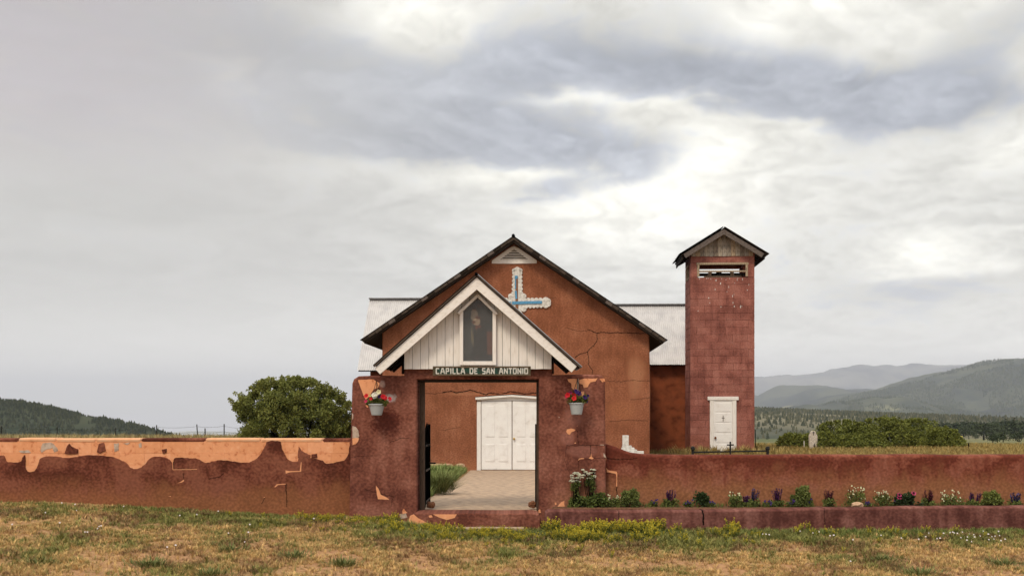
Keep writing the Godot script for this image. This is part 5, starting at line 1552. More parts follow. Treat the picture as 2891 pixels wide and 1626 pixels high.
# ---------------------------------------------------------------- picture in the gable
func saint_picture() -> void:
	var t := thing("framed_picture", "dark picture of a robed figure with child in white gabled frame", "picture")
	var z := -19.47
	var out: Array = [Vector2(-0.813, 2.878), Vector2(-0.813, 3.709), Vector2(-0.572, 3.939), Vector2(-0.324, 3.709), Vector2(-0.324, 2.878)]
	var rect := Rect2(-0.813, 2.878, 0.489, 1.061)
	var w := 166
	var h := 360
	var im := Image.create(w, h, false, Image.FORMAT_RGB8)
	# soft strokes: centre, half size, colour, strength
	var dabs := [
		[60, 250, 30, 140, Color(0.30, 0.30, 0.29), 0.7], [25, 200, 30, 170, Color(0.36, 0.37, 0.36), 0.6], [100, 250, 42, 130, Color(0.13, 0.085, 0.06), 0.95], [105, 140, 40, 70, Color(0.15, 0.10, 0.075), 0.9], [82, 330, 50, 26, Color(0.12, 0.08, 0.06), 0.8],
		[118, 95, 36, 40, Color(0.20, 0.16, 0.14), 0.8], [92, 42, 15, 18, Color(0.42, 0.25, 0.17), 0.85], [95, 26, 17, 10, Color(0.13, 0.08, 0.06), 0.9], [60, 62, 15, 15, Color(0.46, 0.28, 0.19), 0.8], [55, 52, 15, 11, Color(0.14, 0.09, 0.07), 0.9],
		[62, 100, 21, 34, Color(0.60, 0.56, 0.51), 0.9], [74, 136, 24, 22, Color(0.66, 0.61, 0.55), 0.9], [84, 112, 18, 9, Color(0.47, 0.29, 0.21), 0.8], [58, 138, 12, 9, Color(0.42, 0.26, 0.19), 0.7], [75, 168, 8, 12, Color(0.52, 0.31, 0.22), 0.9], [92, 163, 9, 8, Color(0.52, 0.31, 0.22), 0.9],
		[35, 140, 10, 24, Color(0.10, 0.07, 0.06), 0.8], [128, 72, 14, 12, Color(0.36, 0.33, 0.31), 0.5], [118, 130, 6, 60, Color(0.34, 0.31, 0.29), 0.35], [138, 100, 6, 40, Color(0.34, 0.31, 0.29), 0.35], [48, 215, 2.5, 48, Color(0.56, 0.52, 0.43), 0.9], [55, 240, 2.5, 40, Color(0.56, 0.52, 0.43), 0.9], [76, 185, 2, 18, Color(0.5, 0.46, 0.39), 0.8],
		[84, 320, 10, 40, Color(0.24, 0.16, 0.11), 0.6], [72, 342, 12, 7, Color(0.36, 0.23, 0.16), 0.7], [112, 250, 6, 90, Color(0.22, 0.15, 0.11), 0.6],
	]
	for j in h:
		for i in w:
			var n := cloud_b.get_noise_2d(i * 0.05, j * 0.05)
			var c := Color(0.19, 0.18, 0.17) * (1.0 + 0.3 * n)
			for q in dabs:
				var d := Vector2((i - q[0]) / float(q[2]), (j - q[1]) / float(q[3])).length() + 0.22 * n
				if d < 1.1:
					c = c.lerp(q[4], q[5] * smoothstep(1.1, 0.88, d))
			if i > 132 + (j - 190) * 0.02 and j > 190 and j < 322:  # orange block painted into the picture as a reflection on its glass
				c = c.lerp(Color(0.52, 0.36, 0.27), 0.85)
			im.set_pixel(i, j, Color(c.r * c.r, c.g * c.g, c.b * c.b) * 1.3)
	var m := StandardMaterial3D.new()
	m.albedo_texture = ImageTexture.create_from_image(im)
	m.roughness = 0.9
	m.metallic_specular = 0.1
	obj("picture", MB.new().plane(rect).prism(out, z, z - 0.02, 0.001), m, t)
	var glass := StandardMaterial3D.new()
	glass.transparency = BaseMaterial3D.TRANSPARENCY_ALPHA
	glass.albedo_color = Color(1, 1, 1, 0.04)
	glass.roughness = 0.05
	glass.metallic_specular = 0.22
	obj("pane", MB.new().prism(out, z + 0.016, z + 0.012, 0.001), glass, t)
	obj("frame", MB.new().prism([Vector2(-0.872, 2.813), Vector2(-0.872, 3.726), Vector2(-0.813, 3.785), Vector2(-0.813, 2.813)], -19.42, -19.48, 0.004), M.white, t)
	obj("frame", MB.new().prism([Vector2(-0.324, 2.813), Vector2(-0.324, 3.785), Vector2(-0.265, 3.726), Vector2(-0.265, 2.813)], -19.42, -19.48, 0.004), M.white, t)
	obj("frame", MB.new().prism([Vector2(-0.813, 2.813), Vector2(-0.813, 2.878), Vector2(-0.324, 2.878), Vector2(-0.324, 2.813)], -19.42, -19.48, 0.004), M.white_side, t)
	obj("frame_gable", MB.new().prism([Vector2(-0.912, 3.677), Vector2(-0.877, 3.654), Vector2(-0.571, 3.936), Vector2(-0.571, 4.001)], -19.39, -19.46, 0.004), M.white_side, t)
	obj("frame_gable", MB.new().prism([Vector2(-0.230, 3.665), Vector2(-0.265, 3.642), Vector2(-0.568, 3.936), Vector2(-0.568, 4.001)], -19.39, -19.46, 0.004), M.white_side, t)


# ---------------------------------------------------------------- gates
func iron_gates() -> void:
	for s in [-1, 1]:
		var x: float = -1.498 if s < 0 else 0.426
		var t := thing("iron_gate", "dark picketed iron gate swung inward at the left post" if s < 0 else "dark iron gate swung inward at the right post", "gate", Vector3(x, 0.40, -20.0), deg_to_rad(-0.5) if s < 0 else deg_to_rad(-0.6), "pair of iron gates")
		var ln := 1.0
		for z in [0.0, -ln]:
			obj("upright", MB.new().tube(Vector3(0, 0, z), Vector3(0, 1.42 if z < 0 else 1.30, z), 0.022, 0.022, 8), M.iron, t)
		for y in [0.08, 0.62, 1.05]:
			obj("rail", MB.new().box(Vector3(0, y, -ln * 0.5), Vector3(0.03, 0.035, ln), 0.004), M.iron, t)
		for k in 7:
			var z := -ln * (k + 1) / 8.0
			var top := 1.22 + 0.16 * sin(PI * (k + 1) / 8.0)
			obj("picket", MB.new().tube(Vector3(0, 0.03, z), Vector3(0, top, z), 0.009, 0.009, 5).tube(Vector3(0, top, z), Vector3(0, top + 0.07, z), 0.016, 0.002, 5), M.iron, t)
		if s < 0:
			obj("latch", MB.new().box(Vector3(-s * 0.06, 0.72, -ln + 0.04), Vector3(0.12, 0.03, 0.03), 0.005), M.iron, t)
		obj("brace", MB.new().tube(Vector3(0.015, 1.12, 0), Vector3(0.02 - s * 0.02, 1.02, -ln * 0.8), 0.009, 0.009, 5), M.wire, t)
		for y in [0.2, 1.0]:
			obj("hinge", MB.new().box(Vector3(s * 0.03, y, 0.0), Vector3(0.06, 0.05, 0.03), 0.005), M.iron, t)
	tag(obj("rock", MB.new().rock(Vector3(-1.402, 0.43, -20.2), Vector3(0.075, 0.055, 0.07), rng), M.rock), "reddish rock propping the left iron gate", "rock")
	tag(obj("rock", MB.new().rock(Vector3(0.349, 0.435, -20.2), Vector3(0.065, 0.06, 0.07), rng), M.rock), "brown rock propping the right iron gate", "rock")


# ---------------------------------------------------------------- churchyard
func graves() -> void:
	var x := 2.529
	var t := thing("grave_marker", "white stepped stone grave monument left of the iron grave rail", "grave marker", Vector3(x, land(x, 26.0), -26.0))
	var y0 := 1.299 - land(x, 26.0)
	obj("shaft", MB.new().box(Vector3(0, (y0 + 1.527 - land(x, 26.0)) * 0.5, 0), Vector3(0.135, 0.228, 0.12), 0.008), M.marble, t)
	for k in 5:
		var w := 0.20 + 0.07 * k
		obj("step", MB.new().box(Vector3(0.03 + 0.022 * k, y0 - 0.0225 - 0.045 * k, 0), Vector3(w, 0.044, 0.2 + 0.05 * k), 0.005), M.marble, t)
	obj("base", MB.new().box(Vector3(0.1, (y0 - 0.225) * 0.5, 0), Vector3(0.6, y0 - 0.225, 0.5), 0.01), M.marble, t)
	x = 2.750
	t = thing("grave_slab", "small white grave slab peeking over the right wall", "grave marker", Vector3(x, land(x, 25.0), -25.0))
	obj("slab", MB.new().box(Vector3(0, 1.167 - land(x, 25.0), 0), Vector3(0.14, 0.08, 0.1), 0.006), M.marble, t)
	obj("base", MB.new().box(Vector3(0, (1.129 - land(x, 25.0)) * 0.5, 0), Vector3(0.3, 1.129 - land(x, 25.0), 0.2), 0.01), M.marble, t)
	# iron rail with a cross
	x = 5.048
	var g := land(x, 27.0)
	t = thing("grave_rail", "rusty iron grave rail with a small cross before the tower", "grave rail", Vector3(x, g, -27.0))
	var yr := 1.133 - g
	obj("rail", MB.new().box(Vector3(0, yr, 0), Vector3(1.702, 0.035, 0.035), 0.006, Basis(Vector3.BACK, 0.018)), M.iron, t)
	for s in [-1, 1]:
		obj("post", MB.new().box(Vector3(s * 0.867, yr * 0.5 + 0.01, 0), Vector3(0.055, yr + 0.12, 0.055), 0.006), M.iron, t)
		obj("knob", MB.new().rock(Vector3(s * 0.867, yr + 0.075, 0.01), Vector3(0.05, 0.045, 0.05), rng), M.iron, t)
	obj("cross", MB.new().box(Vector3(0, yr + 0.06, 0.02), Vector3(0.036, 0.34, 0.03), 0.004).box(Vector3(0, yr + 0.155, 0.022), Vector3(0.16, 0.032, 0.03), 0.004), M.iron, t)
	# round-headed headstone
	x = 11.605
	g = land(x, 45.0)
	t = thing("headstone", "pale round topped headstone with a black cross by the shrubs", "headstone", Vector3(x, g, -45.0))
	var yb := 0.0
	var yt := 1.359 - g
	var hw := 0.157
	var out := [Vector2(-hw * 0.95, yb), Vector2(hw * 0.95, yb), Vector2(hw, yt - 0.22), Vector2(hw * 0.9, yt - 0.16)]
	for k in 9:
		var a := PI * k / 8.0
		out.append(Vector2(cos(a) * hw * 0.72, yt - 0.13 + sin(a) * 0.13))
	out.append(Vector2(-hw * 0.9, yt - 0.16))
	out.append(Vector2(-hw, yt - 0.22))
	obj("stone", MB.new().prism(out, 0.08, -0.06, 0.012), M.stone, t)
	obj("inset", MB.new().box(Vector3(0, yt * 0.42, 0.083), Vector3(hw * 1.25, yt * 0.62, 0.012), 0.004), M.stone, t)
	obj("cross", MB.new().box(Vector3(0, yt - 0.1, 0.086), Vector3(0.022, 0.15, 0.012), 0.002).box(Vector3(0, yt - 0.07, 0.088), Vector3(0.08, 0.022, 0.012), 0.002), M.iron, t)
	obj("cross", MB.new().box(Vector3(0.03, 0.12, 0.12), Vector3(0.022, 0.24, 0.012), 0.002).box(Vector3(0.03, 0.16, 0.122), Vector3(0.09, 0.022, 0.012), 0.002), M.iron, t)
	# small things beside the shrubs
	x = 11.997
	t = thing("grave_flowers", "pale bunch of grave flowers right of the headstone", "flowers", Vector3(x, land(x, 45.4), -45.4))
	obj("stem", MB.new().tube(Vector3.ZERO, Vector3(0, 0.45, 0), 0.012, 0.008, 5), M.bark, t)
	for k in 3:
		obj("bloom", MB.new().rock(Vector3((k - 1) * 0.06, 0.47 + 0.03 * (k % 2), 0.02), Vector3(0.05, 0.05, 0.05), rng), M.marble, t)
	x = 11.314
	tag(obj("grave_stake", MB.new().box(Vector3(x, land(x, 45.2) + 0.16, -45.2), Vector3(0.035, 0.36, 0.03), 0.004), M.marble), "short white stake left of the headstone", "stake")
	x = 19.792
	t = thing("wooden_cross", "thin brown grave cross at the right end of the shrubs", "grave cross", Vector3(x, land(x, 52.0), -52.0))
	obj("upright", MB.new().box(Vector3(0, 0.32, 0), Vector3(0.05, 0.75, 0.04), 0.005), M.post_wood, t)
	obj("arm", MB.new().box(Vector3(0, 0.52, 0.012), Vector3(0.16, 0.045, 0.035), 0.005), M.post_wood, t)
	x = 19.949
	t = thing("painted_marker", "small white grave marker with yellow top at the shrubs", "grave marker", Vector3(x, land(x, 52.0), -52.0))
	obj("post", MB.new().box(Vector3(0, 0.12, 0), Vector3(0.16, 0.34, 0.1), 0.01), M.marble, t)
	obj("top", MB.new().rock(Vector3(0, 0.36, 0), Vector3(0.13, 0.09, 0.08), rng), mat(lin(0.62, 0.50, 0.10), 0.8), t)
	x = 8.782
	tag(obj("stake", MB.new().tube(Vector3(x, land(x, 42.0) - 0.1, -42.0), Vector3(x - 0.03, 1.440, -42.0), 0.018, 0.015, 6), M.dark_wood), "thin dark stake right behind the tower corner", "stake")
	x = 17.219
	tag(obj("stake", MB.new().tube(Vector3(x, land(x, 44.0) - 0.1, -44.0), Vector3(x, land(x, 44.0) + 0.28, -44.0), 0.03, 0.025, 6), M.post_wood), "short weathered stake at the foot of the right shrubs", "stake")


func fence() -> void:
	var t := thing("wire_fence", "sagging wire fence on thin dark posts behind the left wall", "fence")
	var d := 65.0
	var tops := [[-420, 1203, 0.0], [-250, 1204, 0.0], [-120, 1204, 0.0], [2, 1203, 0.0], [160, 1206, 0.0], [325, 1208, 0.0], [441, 1200, 0.0], [555, 1198, -0.07], [632, 1197, 0.0], [693, 1201, -0.12], [800, 1200, 0.0], [900, 1200, 0.0]]
	var heads := []
	for q in tops:
		var x: float = (q[0] - 1446.0) / 3300.0 * d
		var g := land(x, d)
		var y: float = 2.0 + (1169.0 - q[1]) / 3300.0 * d
		obj("post", MB.new().box(Vector3(x - q[2] * 0.5, (g + y) * 0.5 - 0.1, -d), Vector3(0.05, y - g + 0.2, 0.045), 0.006, Basis(Vector3.BACK, -q[2])), M.iron, t)
		heads.append(Vector3(x, y, -d))
	for k in heads.size() - 1:
		for drop in [0.12, 0.42, 0.72]:
			var a: Vector3 = heads[k] - Vector3(0, drop, -0.03)
			var b: Vector3 = heads[k + 1] - Vector3(0, drop, -0.03)
			var mb := MB.new()
			var prev := a
			for s in 8:
				var u := (s + 1) / 8.0
				var p := a.lerp(b, u) - Vector3(0, 0.22 * u * (1.0 - u), 0)
				mb.tube(prev, p, 0.006, 0.006, 4)
				prev = p
			obj("wire", mb, M.wire, t)
	var sx := -15.782
	tag(obj("stake", MB.new().box(Vector3(sx, land(sx, 60.0) + 0.36, -60.0), Vector3(0.05, 0.75, 0.05), 0.005), M.iron), "short dark stump of a post between two fence posts", "stake")


# leaves gathered in clumps round their centres: [centre, radius]
func leaf_clumps(clumps: Array, n: int, size: float, dark: Color, light: Color, r: RandomNumberGenerator, flat := 1.0) -> MB:
	var b := MB.new()
	for i in n:
		var q: Array = clumps[r.randi() % clumps.size()]
		var d := Vector3(r.randfn(), r.randfn(), r.randfn()).normalized()
		var p: Vector3 = q[0] + d * Vector3(1, flat, 1) * (q[1] * pow(r.randf(), 0.45))
		var dir := (d * 0.6 + Vector3(r.randfn(), r.randfn() + 0.2, r.randfn()) * 0.6).normalized()
		var side := dir.cross(Vector3(r.randfn(), r.randfn(), r.randfn())).normalized()
		var nn := (side.cross(dir) * 0.7 + d * 0.5 + Vector3.UP * 0.3).normalized()
		var t: float = clampf(r.randf() * 0.6 + (q[2] if q.size() > 2 else 0.2), 0, 1)
		var l := size * r.randf_range(0.7, 1.3)
		b.leaf(p, dir, side, l, l * 0.30, nn, dark.lerp(light, t))
	return b


func bushes() -> void:
	var r := RandomNumberGenerator.new()
	r.seed = 812
	# the large shrub left of the gateway
	var x := -8.75
	var d := 38.0
	var t := thing("shrub", "large dense green shrub left of the gateway", "shrub", Vector3(-7.036, land(-7.036, d), -d))
	var clumps := []
	for i in 330:
		var a := r.randf() * TAU
		var k := pow(r.randf(), 0.45)
		var px := cos(a) * k * 1.86
		var pz := sin(a) * k * 1.4
		var top := 2.20 - 0.42 * pow(absf(px + 0.15) / 1.86, 2.2) * 2.2 - 0.2 * absf(pz) + 0.06 * sin(px * 5.0) + r.randf_range(-0.15, 0.05)
		var py := lerpf(0.12, top, pow(r.randf(), 0.8))
		clumps.append([Vector3(px, py, pz), r.randf_range(0.12, 0.26), r.randf_range(0.0, 0.4)])
	for i in 90:
		var px := r.randf_range(-1.9, 1.75)
		var top := 2.22 - 0.85 * pow(absf(px + 0.1) / 1.86, 2.2) + 0.06 * sin(px * 5.0)
		clumps.append([Vector3(px, maxf(0.4, top + r.randf_range(-0.1, 0.12)), r.randf_range(-0.7, 0.9)), r.randf_range(0.06, 0.13), 0.35])
	obj("foliage", leaf_clumps(clumps, 64000, 0.075, Color(0.058, 0.076, 0.016), Color(0.25, 0.265, 0.070), r), M.leaf, t)
	for i in 16:
		var a := r.randf() * TAU
		var foot := Vector3(cos(a) * 0.5, -0.1, sin(a) * 0.4)
		var mid := Vector3(cos(a) * 0.9, 0.9, sin(a) * 0.7)
		var tip := Vector3(cos(a) * r.randf_range(0.8, 1.6), r.randf_range(1.5, 2.1), sin(a) * 1.0)
		obj("stem", MB.new().tube(foot, mid, 0.035, 0.022, 6).tube(mid, tip, 0.022, 0.006, 6), M.bark, t)
	var twigs := []
	for i in 46:
		var px := r.randf_range(-1.95, 1.8)
		var top := 2.16 - 0.85 * pow(absf(px + 0.1) / 1.86, 2.2)
		var o := Vector3(px, maxf(0.5, top), r.randf_range(-0.5, 0.8))
		for k in 4:
			twigs.append([o + Vector3(px * 0.03, 0.06, 0.0) * (k + 1) + Vector3(r.randfn(), r.randfn(), 0) * 0.02, 0.035, 0.4])
	obj("twigs", leaf_clumps(twigs, 2600, 0.075, Color(0.075, 0.09, 0.022), Color(0.28, 0.29, 0.085), r), M.leaf, t)
	# shrubs in the yard on the right
	var list := [[2240, 46.0, 0.55, 0.56, "small rounded green shrub left of the pale headstone"], [2385, 46.5, 1.35, 1.08, "broad green shrub right behind the headstone"], [2490, 46.0, 1.45, 1.18, "tallest green shrub in the middle of the right thicket"], [2590, 46.6, 1.35, 1.14, "dense green shrub in the right half of the thicket"], [2662, 46.0, 0.75, 0.78, "dark green shrub at the right end of the thicket"], [2705, 46.6, 0.3, 0.32, "low green tuft shrub beside the small grave cross"], [2320, 45.6, 0.9, 0.6, "low pale green shrub in front of the broad shrub"], [2430, 45.2, 1.1, 0.55, "low light green growth before the tallest shrub"]]
	for q in list:
		var sx: float = (q[0] - 1446.0) / 3300.0 * q[1]
		var s := thing("yard_shrub", q[4], "shrub", Vector3(sx, land(sx, q[1]), -q[1]), 0.0, "shrubs in the churchyard")
		var cl := []
		for i in int(80 * q[2]) + 24:
			var a := r.randf() * TAU
			var k := sqrt(r.randf())
			var px: float = cos(a) * k * q[2]
			var top: float = q[3] * (1.0 - 0.62 * pow(k, 2.6)) * r.randf_range(0.85, 1.08)
			cl.append([Vector3(px, lerpf(0.08, top, pow(r.randf(), 0.55)), sin(a) * k * q[2] * 0.8), r.randf_range(0.08, 0.17), r.randf_range(0.0, 0.45)])
		for i in 22:
			var px: float = r.randf_range(-0.85, 0.85) * q[2]
			cl.append([Vector3(px, q[3] * (0.98 - 0.45 * pow(absf(px) / q[2], 2.4)), r.randf_range(-0.3, 0.3)), r.randf_range(0.04, 0.08), 0.3])
		obj("foliage", leaf_clumps(cl, int(5200 * q[2]) + 1500, 0.085, Color(0.055, 0.070, 0.014), Color(0.22, 0.235, 0.050), r), M.leaf, s)
		for i in 5:
			var a := r.randf() * TAU
			obj("stem", MB.new().tube(Vector3(cos(a) * 0.1, -0.1, sin(a) * 0.1), Vector3(cos(a) * q[2] * 0.6, q[3] * 0.8, sin(a) * q[2] * 0.4), 0.02, 0.006, 5), M.bark, s)


# ---------------------------------------------------------------- flowers
func bloom(o: Vector3, face: Vector3, rad: float, col: Color, throat: Color, petals := 5) -> MB:
	var b := MB.new()
	var f := face.normalized()
	var x := f.cross(Vector3.UP).normalized()
	var y := x.cross(f).normalized()
	for i in petals:
		var a := TAU * i / petals
		var w := TAU / petals * 0.55
		var c := o - f * rad * 0.35
		var p0 := o + (x * cos(a - w) + y * sin(a - w)) * rad * 0.8
		var p1 := o + (x * cos(a) + y * sin(a)) * rad * 1.08 + f * rad * 0.12
		var p2 := o + (x * cos(a + w) + y * sin(a + w)) * rad * 0.8
		for w3 in [[p0, p1], [p1, p2]]:
			var nn: Vector3 = (w3[1] - c).cross(w3[0] - c).normalized()
			b.vert(c, nn, throat)
			b.vert(w3[0], nn, col)
			b.vert(w3[1], nn, col)
	return b


func pots() -> void:
	var red := Color(0.55, 0.012, 0.020)
	var white := Color(0.78, 0.75, 0.66)
	var violet := Color(0.035, 0.010, 0.10)
	var sets := [
		[-2.246, 1.977, 0.142, 0.086, 0.193, "grey hanging pot with red and white petunias on the left pier", -2.275, 2.538, [[-0.165, 0.325, red, 0.042], [0.12, 0.31, red, 0.045], [0.155, 0.29, red, 0.04], [0.225, 0.28, red, 0.035], [-0.085, 0.275, red, 0.03], [-0.165, 0.235, Color(0.45, 0.02, 0.08), 0.03], [-0.03, 0.315, white, 0.045], [-0.01, 0.35, white, 0.042], [0.045, 0.39, Color(0.72, 0.66, 0.40), 0.040], [0.02, 0.365, white, 0.04], [-0.04, 0.34, white, 0.04], [0.05, 0.315, violet, 0.035], [0.23, 0.25, Color(0.7, 0.3, 0.35), 0.03], [-0.1, 0.33, Color(0.60, 0.5, 0.2), 0.025]]],
		[1.073, 1.988, 0.130, 0.088, 0.199, "grey hanging pot with red and purple petunias on the right pier", 1.099, 2.573, [[-0.155, 0.325, red, 0.045], [-0.17, 0.30, Color(0.5, 0.02, 0.09), 0.035], [-0.055, 0.31, Color(0.62, 0.02, 0.025), 0.052], [-0.05, 0.27, Color(0.62, 0.02, 0.025), 0.045], [-0.11, 0.365, Color(0.2, 0.01, 0.06), 0.032], [0.0, 0.375, violet, 0.04], [0.035, 0.355, violet, 0.04], [-0.02, 0.40, violet, 0.03], [0.135, 0.29, violet, 0.042], [0.155, 0.25, violet, 0.042], [0.18, 0.31, violet, 0.03], [0.16, 0.215, violet, 0.03]]],
	]
	for q in sets:
		var t := thing("hanging_pot", q[5], "flower pot", Vector3(q[0], q[1], -19.38), 0.0, "hanging flower pots on the gate piers")
		var rt: float = q[2]
		var rb: float = q[3]
		var hh: float = q[4]
		obj("pot", MB.new().lathe(Vector3.ZERO, [Vector2(0, 0), Vector2(rb * 0.9, 0.0), Vector2(rb, 0.01), Vector2(rt * 0.92, hh - 0.022), Vector2(rt, hh - 0.02), Vector2(rt, hh), Vector2(rt * 0.9, hh), Vector2(rt * 0.86, hh - 0.05), Vector2(0, hh - 0.05)], 28), M.pot, t)
		obj("soil", MB.new().lathe(Vector3.ZERO, [Vector2(rt * 0.86, hh - 0.03), Vector2(0, hh - 0.02)], 16), M.soil, t)
		var cl := []
		for k in 16:
			cl.append([Vector3(rng.randf_range(-0.15, 0.15), hh + rng.randf_range(0.0, 0.085), rng.randf_range(-0.06, 0.09)), 0.045, rng.randf_range(0.0, 0.45)])
		obj("foliage", leaf_clumps(cl, 900, 0.034, Color(0.040, 0.060, 0.012), Color(0.20, 0.21, 0.05), rng), M.leaf, t)
		for k in q[8]:
			obj("bloom", bloom(Vector3(k[0], k[1], 0.09 + rng.randf_range(-0.03, 0.04)), Vector3(k[0] * 2.0, rng.randf_range(0.0, 0.6), 1.0), k[3], k[2], k[2] * 0.6), M.petal, t)
		for k in [-1, 0, 1]:
			obj("hanger", MB.new().tube(Vector3(k * rt * 0.9, hh, 0.02 * k), Vector3(q[6] - q[0], q[7] - q[1], -0.19), 0.0035, 0.0035, 4), M.wire, t)
		obj("hook", MB.new().tube(Vector3(q[6] - q[0], q[7] - q[1] + 0.02, -0.23), Vector3(q[6] - q[0], q[7] - q[1], -0.18), 0.006, 0.006, 5), M.iron, t)


func stems(n: int, spread: float, height: float, lean: float, r: RandomNumberGenerator) -> Array:
	var out := []
	for i in n:
		var a := r.randf() * TAU
		var k := sqrt(r.randf())
		out.append([Vector3(cos(a) * k * spread * 0.45, 0, sin(a) * k * spread * 0.35), Vector3(cos(a) * k * spread + r.randf_range(-lean, lean), height * r.randf_range(0.72, 1.05), sin(a) * k * spread * 0.5)])
	return out


func bed_plant(kind: String, px: float, top: float, width: float, label: String, group: String) -> void:
	var r := RandomNumberGenerator.new()
	r.seed = int(px * 3.0)
	var d := 19.52
	var x := (px - 1446.0) / 3300.0 * d
	var h: float = (1437.0 - top) / 3300.0 * d * 0.94 + 0.03
	var w := width / 3300.0 * d * 0.5
	var names := {"yarrow": "yarrow", "round": "round_bush", "spike": "salvia_plant", "white": "white_flower_plant", "low": "low_flower_plant", "leafy": "leafy_plant", "cone": "coneflower", "weed": "green_weed"}
	var t := thing(names[kind], label, "plant", Vector3(x, 0.448, -d + r.randf_range(-0.06, 0.08)), 0.0, group)
	var green_d := Color(0.050, 0.070, 0.020)
	var green_l := Color(0.19, 0.22, 0.06)
	match kind:
		"yarrow":
			var cl := []
			for k in 12:
				cl.append([Vector3(r.randf_range(-0.5, 0.5) * w, h * r.randf_range(0.02, 0.82), r.randf_range(-0.04, 0.04)), 0.04, r.randf_range(0, 0.4)])
			obj("foliage", leaf_clumps(cl, 520, 0.035, green_d, green_l, r), M.leaf, t)
			var heads := stems(17, w, h, 0.03, r)
			var st := MB.new()
			for q in heads:
				q[1].y = h * r.randf_range(0.74, 1.03)
				st.tube(q[0], q[1], 0.005, 0.003, 4, Color(0.07, 0.10, 0.03))
			obj("stem", st, M.leaf, t)
			for q in heads:
				var b := MB.new()
				for k in 16:
					var a := r.randf() * TAU
					var rad := sqrt(r.randf()) * 0.026
					var p: Vector3 = q[1] + Vector3(cos(a) * rad, 0.014 * (1.0 - rad / 0.026) + r.randf_range(-0.004, 0.004), sin(a) * rad)
					for s in 6:
						var e := Vector3(cos(s * 1.05), r.randf_range(-0.2, 1.0), sin(s * 1.05)).normalized()
						b.leaf(p, e, Vector3(r.randfn(), r.randfn(), r.randfn()).cross(e).normalized(), 0.018, 0.008, Vector3(0, 0.8, 0.6), Color(0.80, 0.80, 0.66) * r.randf_range(0.85, 1.0))
				obj("flower_head", b, M.petal, t)
		"round":
			var cl := []
			for k in 44:
				var v := Vector3(r.randfn(), absf(r.randfn()), r.randfn()).normalized() * pow(r.randf(), 0.3)
				cl.append([Vector3(v.x * w * 0.9, 0.03 + v.y * h * 0.9, v.z * 0.14), 0.045, clampf(v.y * 0.45 + r.randf_range(-0.1, 0.1), 0, 1)])
			var warm := 0.04 if top > 1390.0 else 0.0
			obj("foliage", leaf_clumps(cl, 3600, 0.036, Color(0.055, 0.078, 0.022), Color(0.20 + warm, 0.225 + warm, 0.065), r), M.leaf, t)
		"spike":
			var col := Color(0.075, 0.022, 0.11)
			if label.contains("blue"):
				col = Color(0.05, 0.05, 0.16)
			if label.contains("maroon"):
				col = Color(0.10, 0.022, 0.040)
			var cl := []
			for k in 14:
				cl.append([Vector3(r.randf_range(-1, 1) * w, h * r.randf_range(0.03, 0.35), r.randf_range(-0.06, 0.06)), 0.045, r.randf_range(0, 0.4)])
			obj("foliage", leaf_clumps(cl, 420, 0.04, green_d, green_l, r), M.leaf, t)
			for q in stems(int(10 + w * 60), w, h, 0.02, r):
				var b := MB.new().tube(q[0], q[1], 0.004, 0.002, 4, Color(0.06, 0.07, 0.035))
				for k in 34:
					var u := r.randf_range(0.45, 1.0)
					var p: Vector3 = q[0].lerp(q[1], u)
					var e := Vector3(r.randfn(), r.randfn() * 0.5, r.randfn()).normalized()
					b.leaf(p, e, e.cross(Vector3.UP).normalized(), 0.022, 0.010, e, col * r.randf_range(0.6, 1.4))
				obj("flower_spike", b, M.petal, t)
		"white":
			var cl := []
			for k in 22:
				cl.append([Vector3(r.randf_range(-0.85, 0.85) * w, h * r.randf_range(0.05, 0.6), r.randf_range(-0.08, 0.08)), 0.05, r.randf_range(0, 0.45)])
			obj("foliage", leaf_clumps(cl, 800, 0.032, green_d, green_l, r), M.leaf, t)
			for q in stems(int(16 + w * 90), w, h, 0.03, r):
				q[1].y = h * r.randf_range(0.38, 1.0)
				obj("bloom", bloom(q[1], Vector3(r.randfn() * 0.5, 0.5, 1), r.randf_range(0.009, 0.016), Color(0.66, 0.65, 0.46) * r.randf_range(0.85, 1.0), Color(0.5, 0.5, 0.25)), M.petal, t)
			var st := MB.new()
			for q in stems(14, w, h * 0.95, 0.02, r):
				st.tube(q[0], q[1], 0.003, 0.002, 4, Color(0.10, 0.13, 0.05))
			obj("stem", st, M.leaf, t)
		"low":
			var cl := []
			for k in 8:
				cl.append([Vector3(r.randf_range(-1, 1) * w, h * 0.35, r.randf_range(-0.05, 0.05)), 0.035, r.randf_range(0, 0.3)])
			obj("foliage", leaf_clumps(cl, 350, 0.03, green_d, green_l, r), M.leaf, t)
			for k in int(6 + w * 45):
				obj("bloom", bloom(Vector3(r.randf_range(-1, 1) * w, h * r.randf_range(0.45, 1.0), r.randf_range(0.0, 0.09)), Vector3(r.randfn() * 0.4, 0.6, 1), 0.017, Color(0.045, 0.022, 0.11) * r.randf_range(0.6, 1.3), Color(0.02, 0.01, 0.06)), M.petal, t)
		"leafy", "weed":
			var cl := []
			for k in 20:
				var a := r.randf_range(-1, 1)
				cl.append([Vector3(a * w, h * r.randf_range(0.1, 0.95) * (1.0 - 0.4 * a * a), r.randf_range(-0.08, 0.08)), 0.05, r.randf_range(0, 0.35)])
			obj("foliage", leaf_clumps(cl, 600, 0.055, Color(0.016, 0.030, 0.010) if kind == "leafy" else green_d, Color(0.055, 0.085, 0.028) if kind == "leafy" else Color(0.15, 0.19, 0.045), r), M.leaf, t)
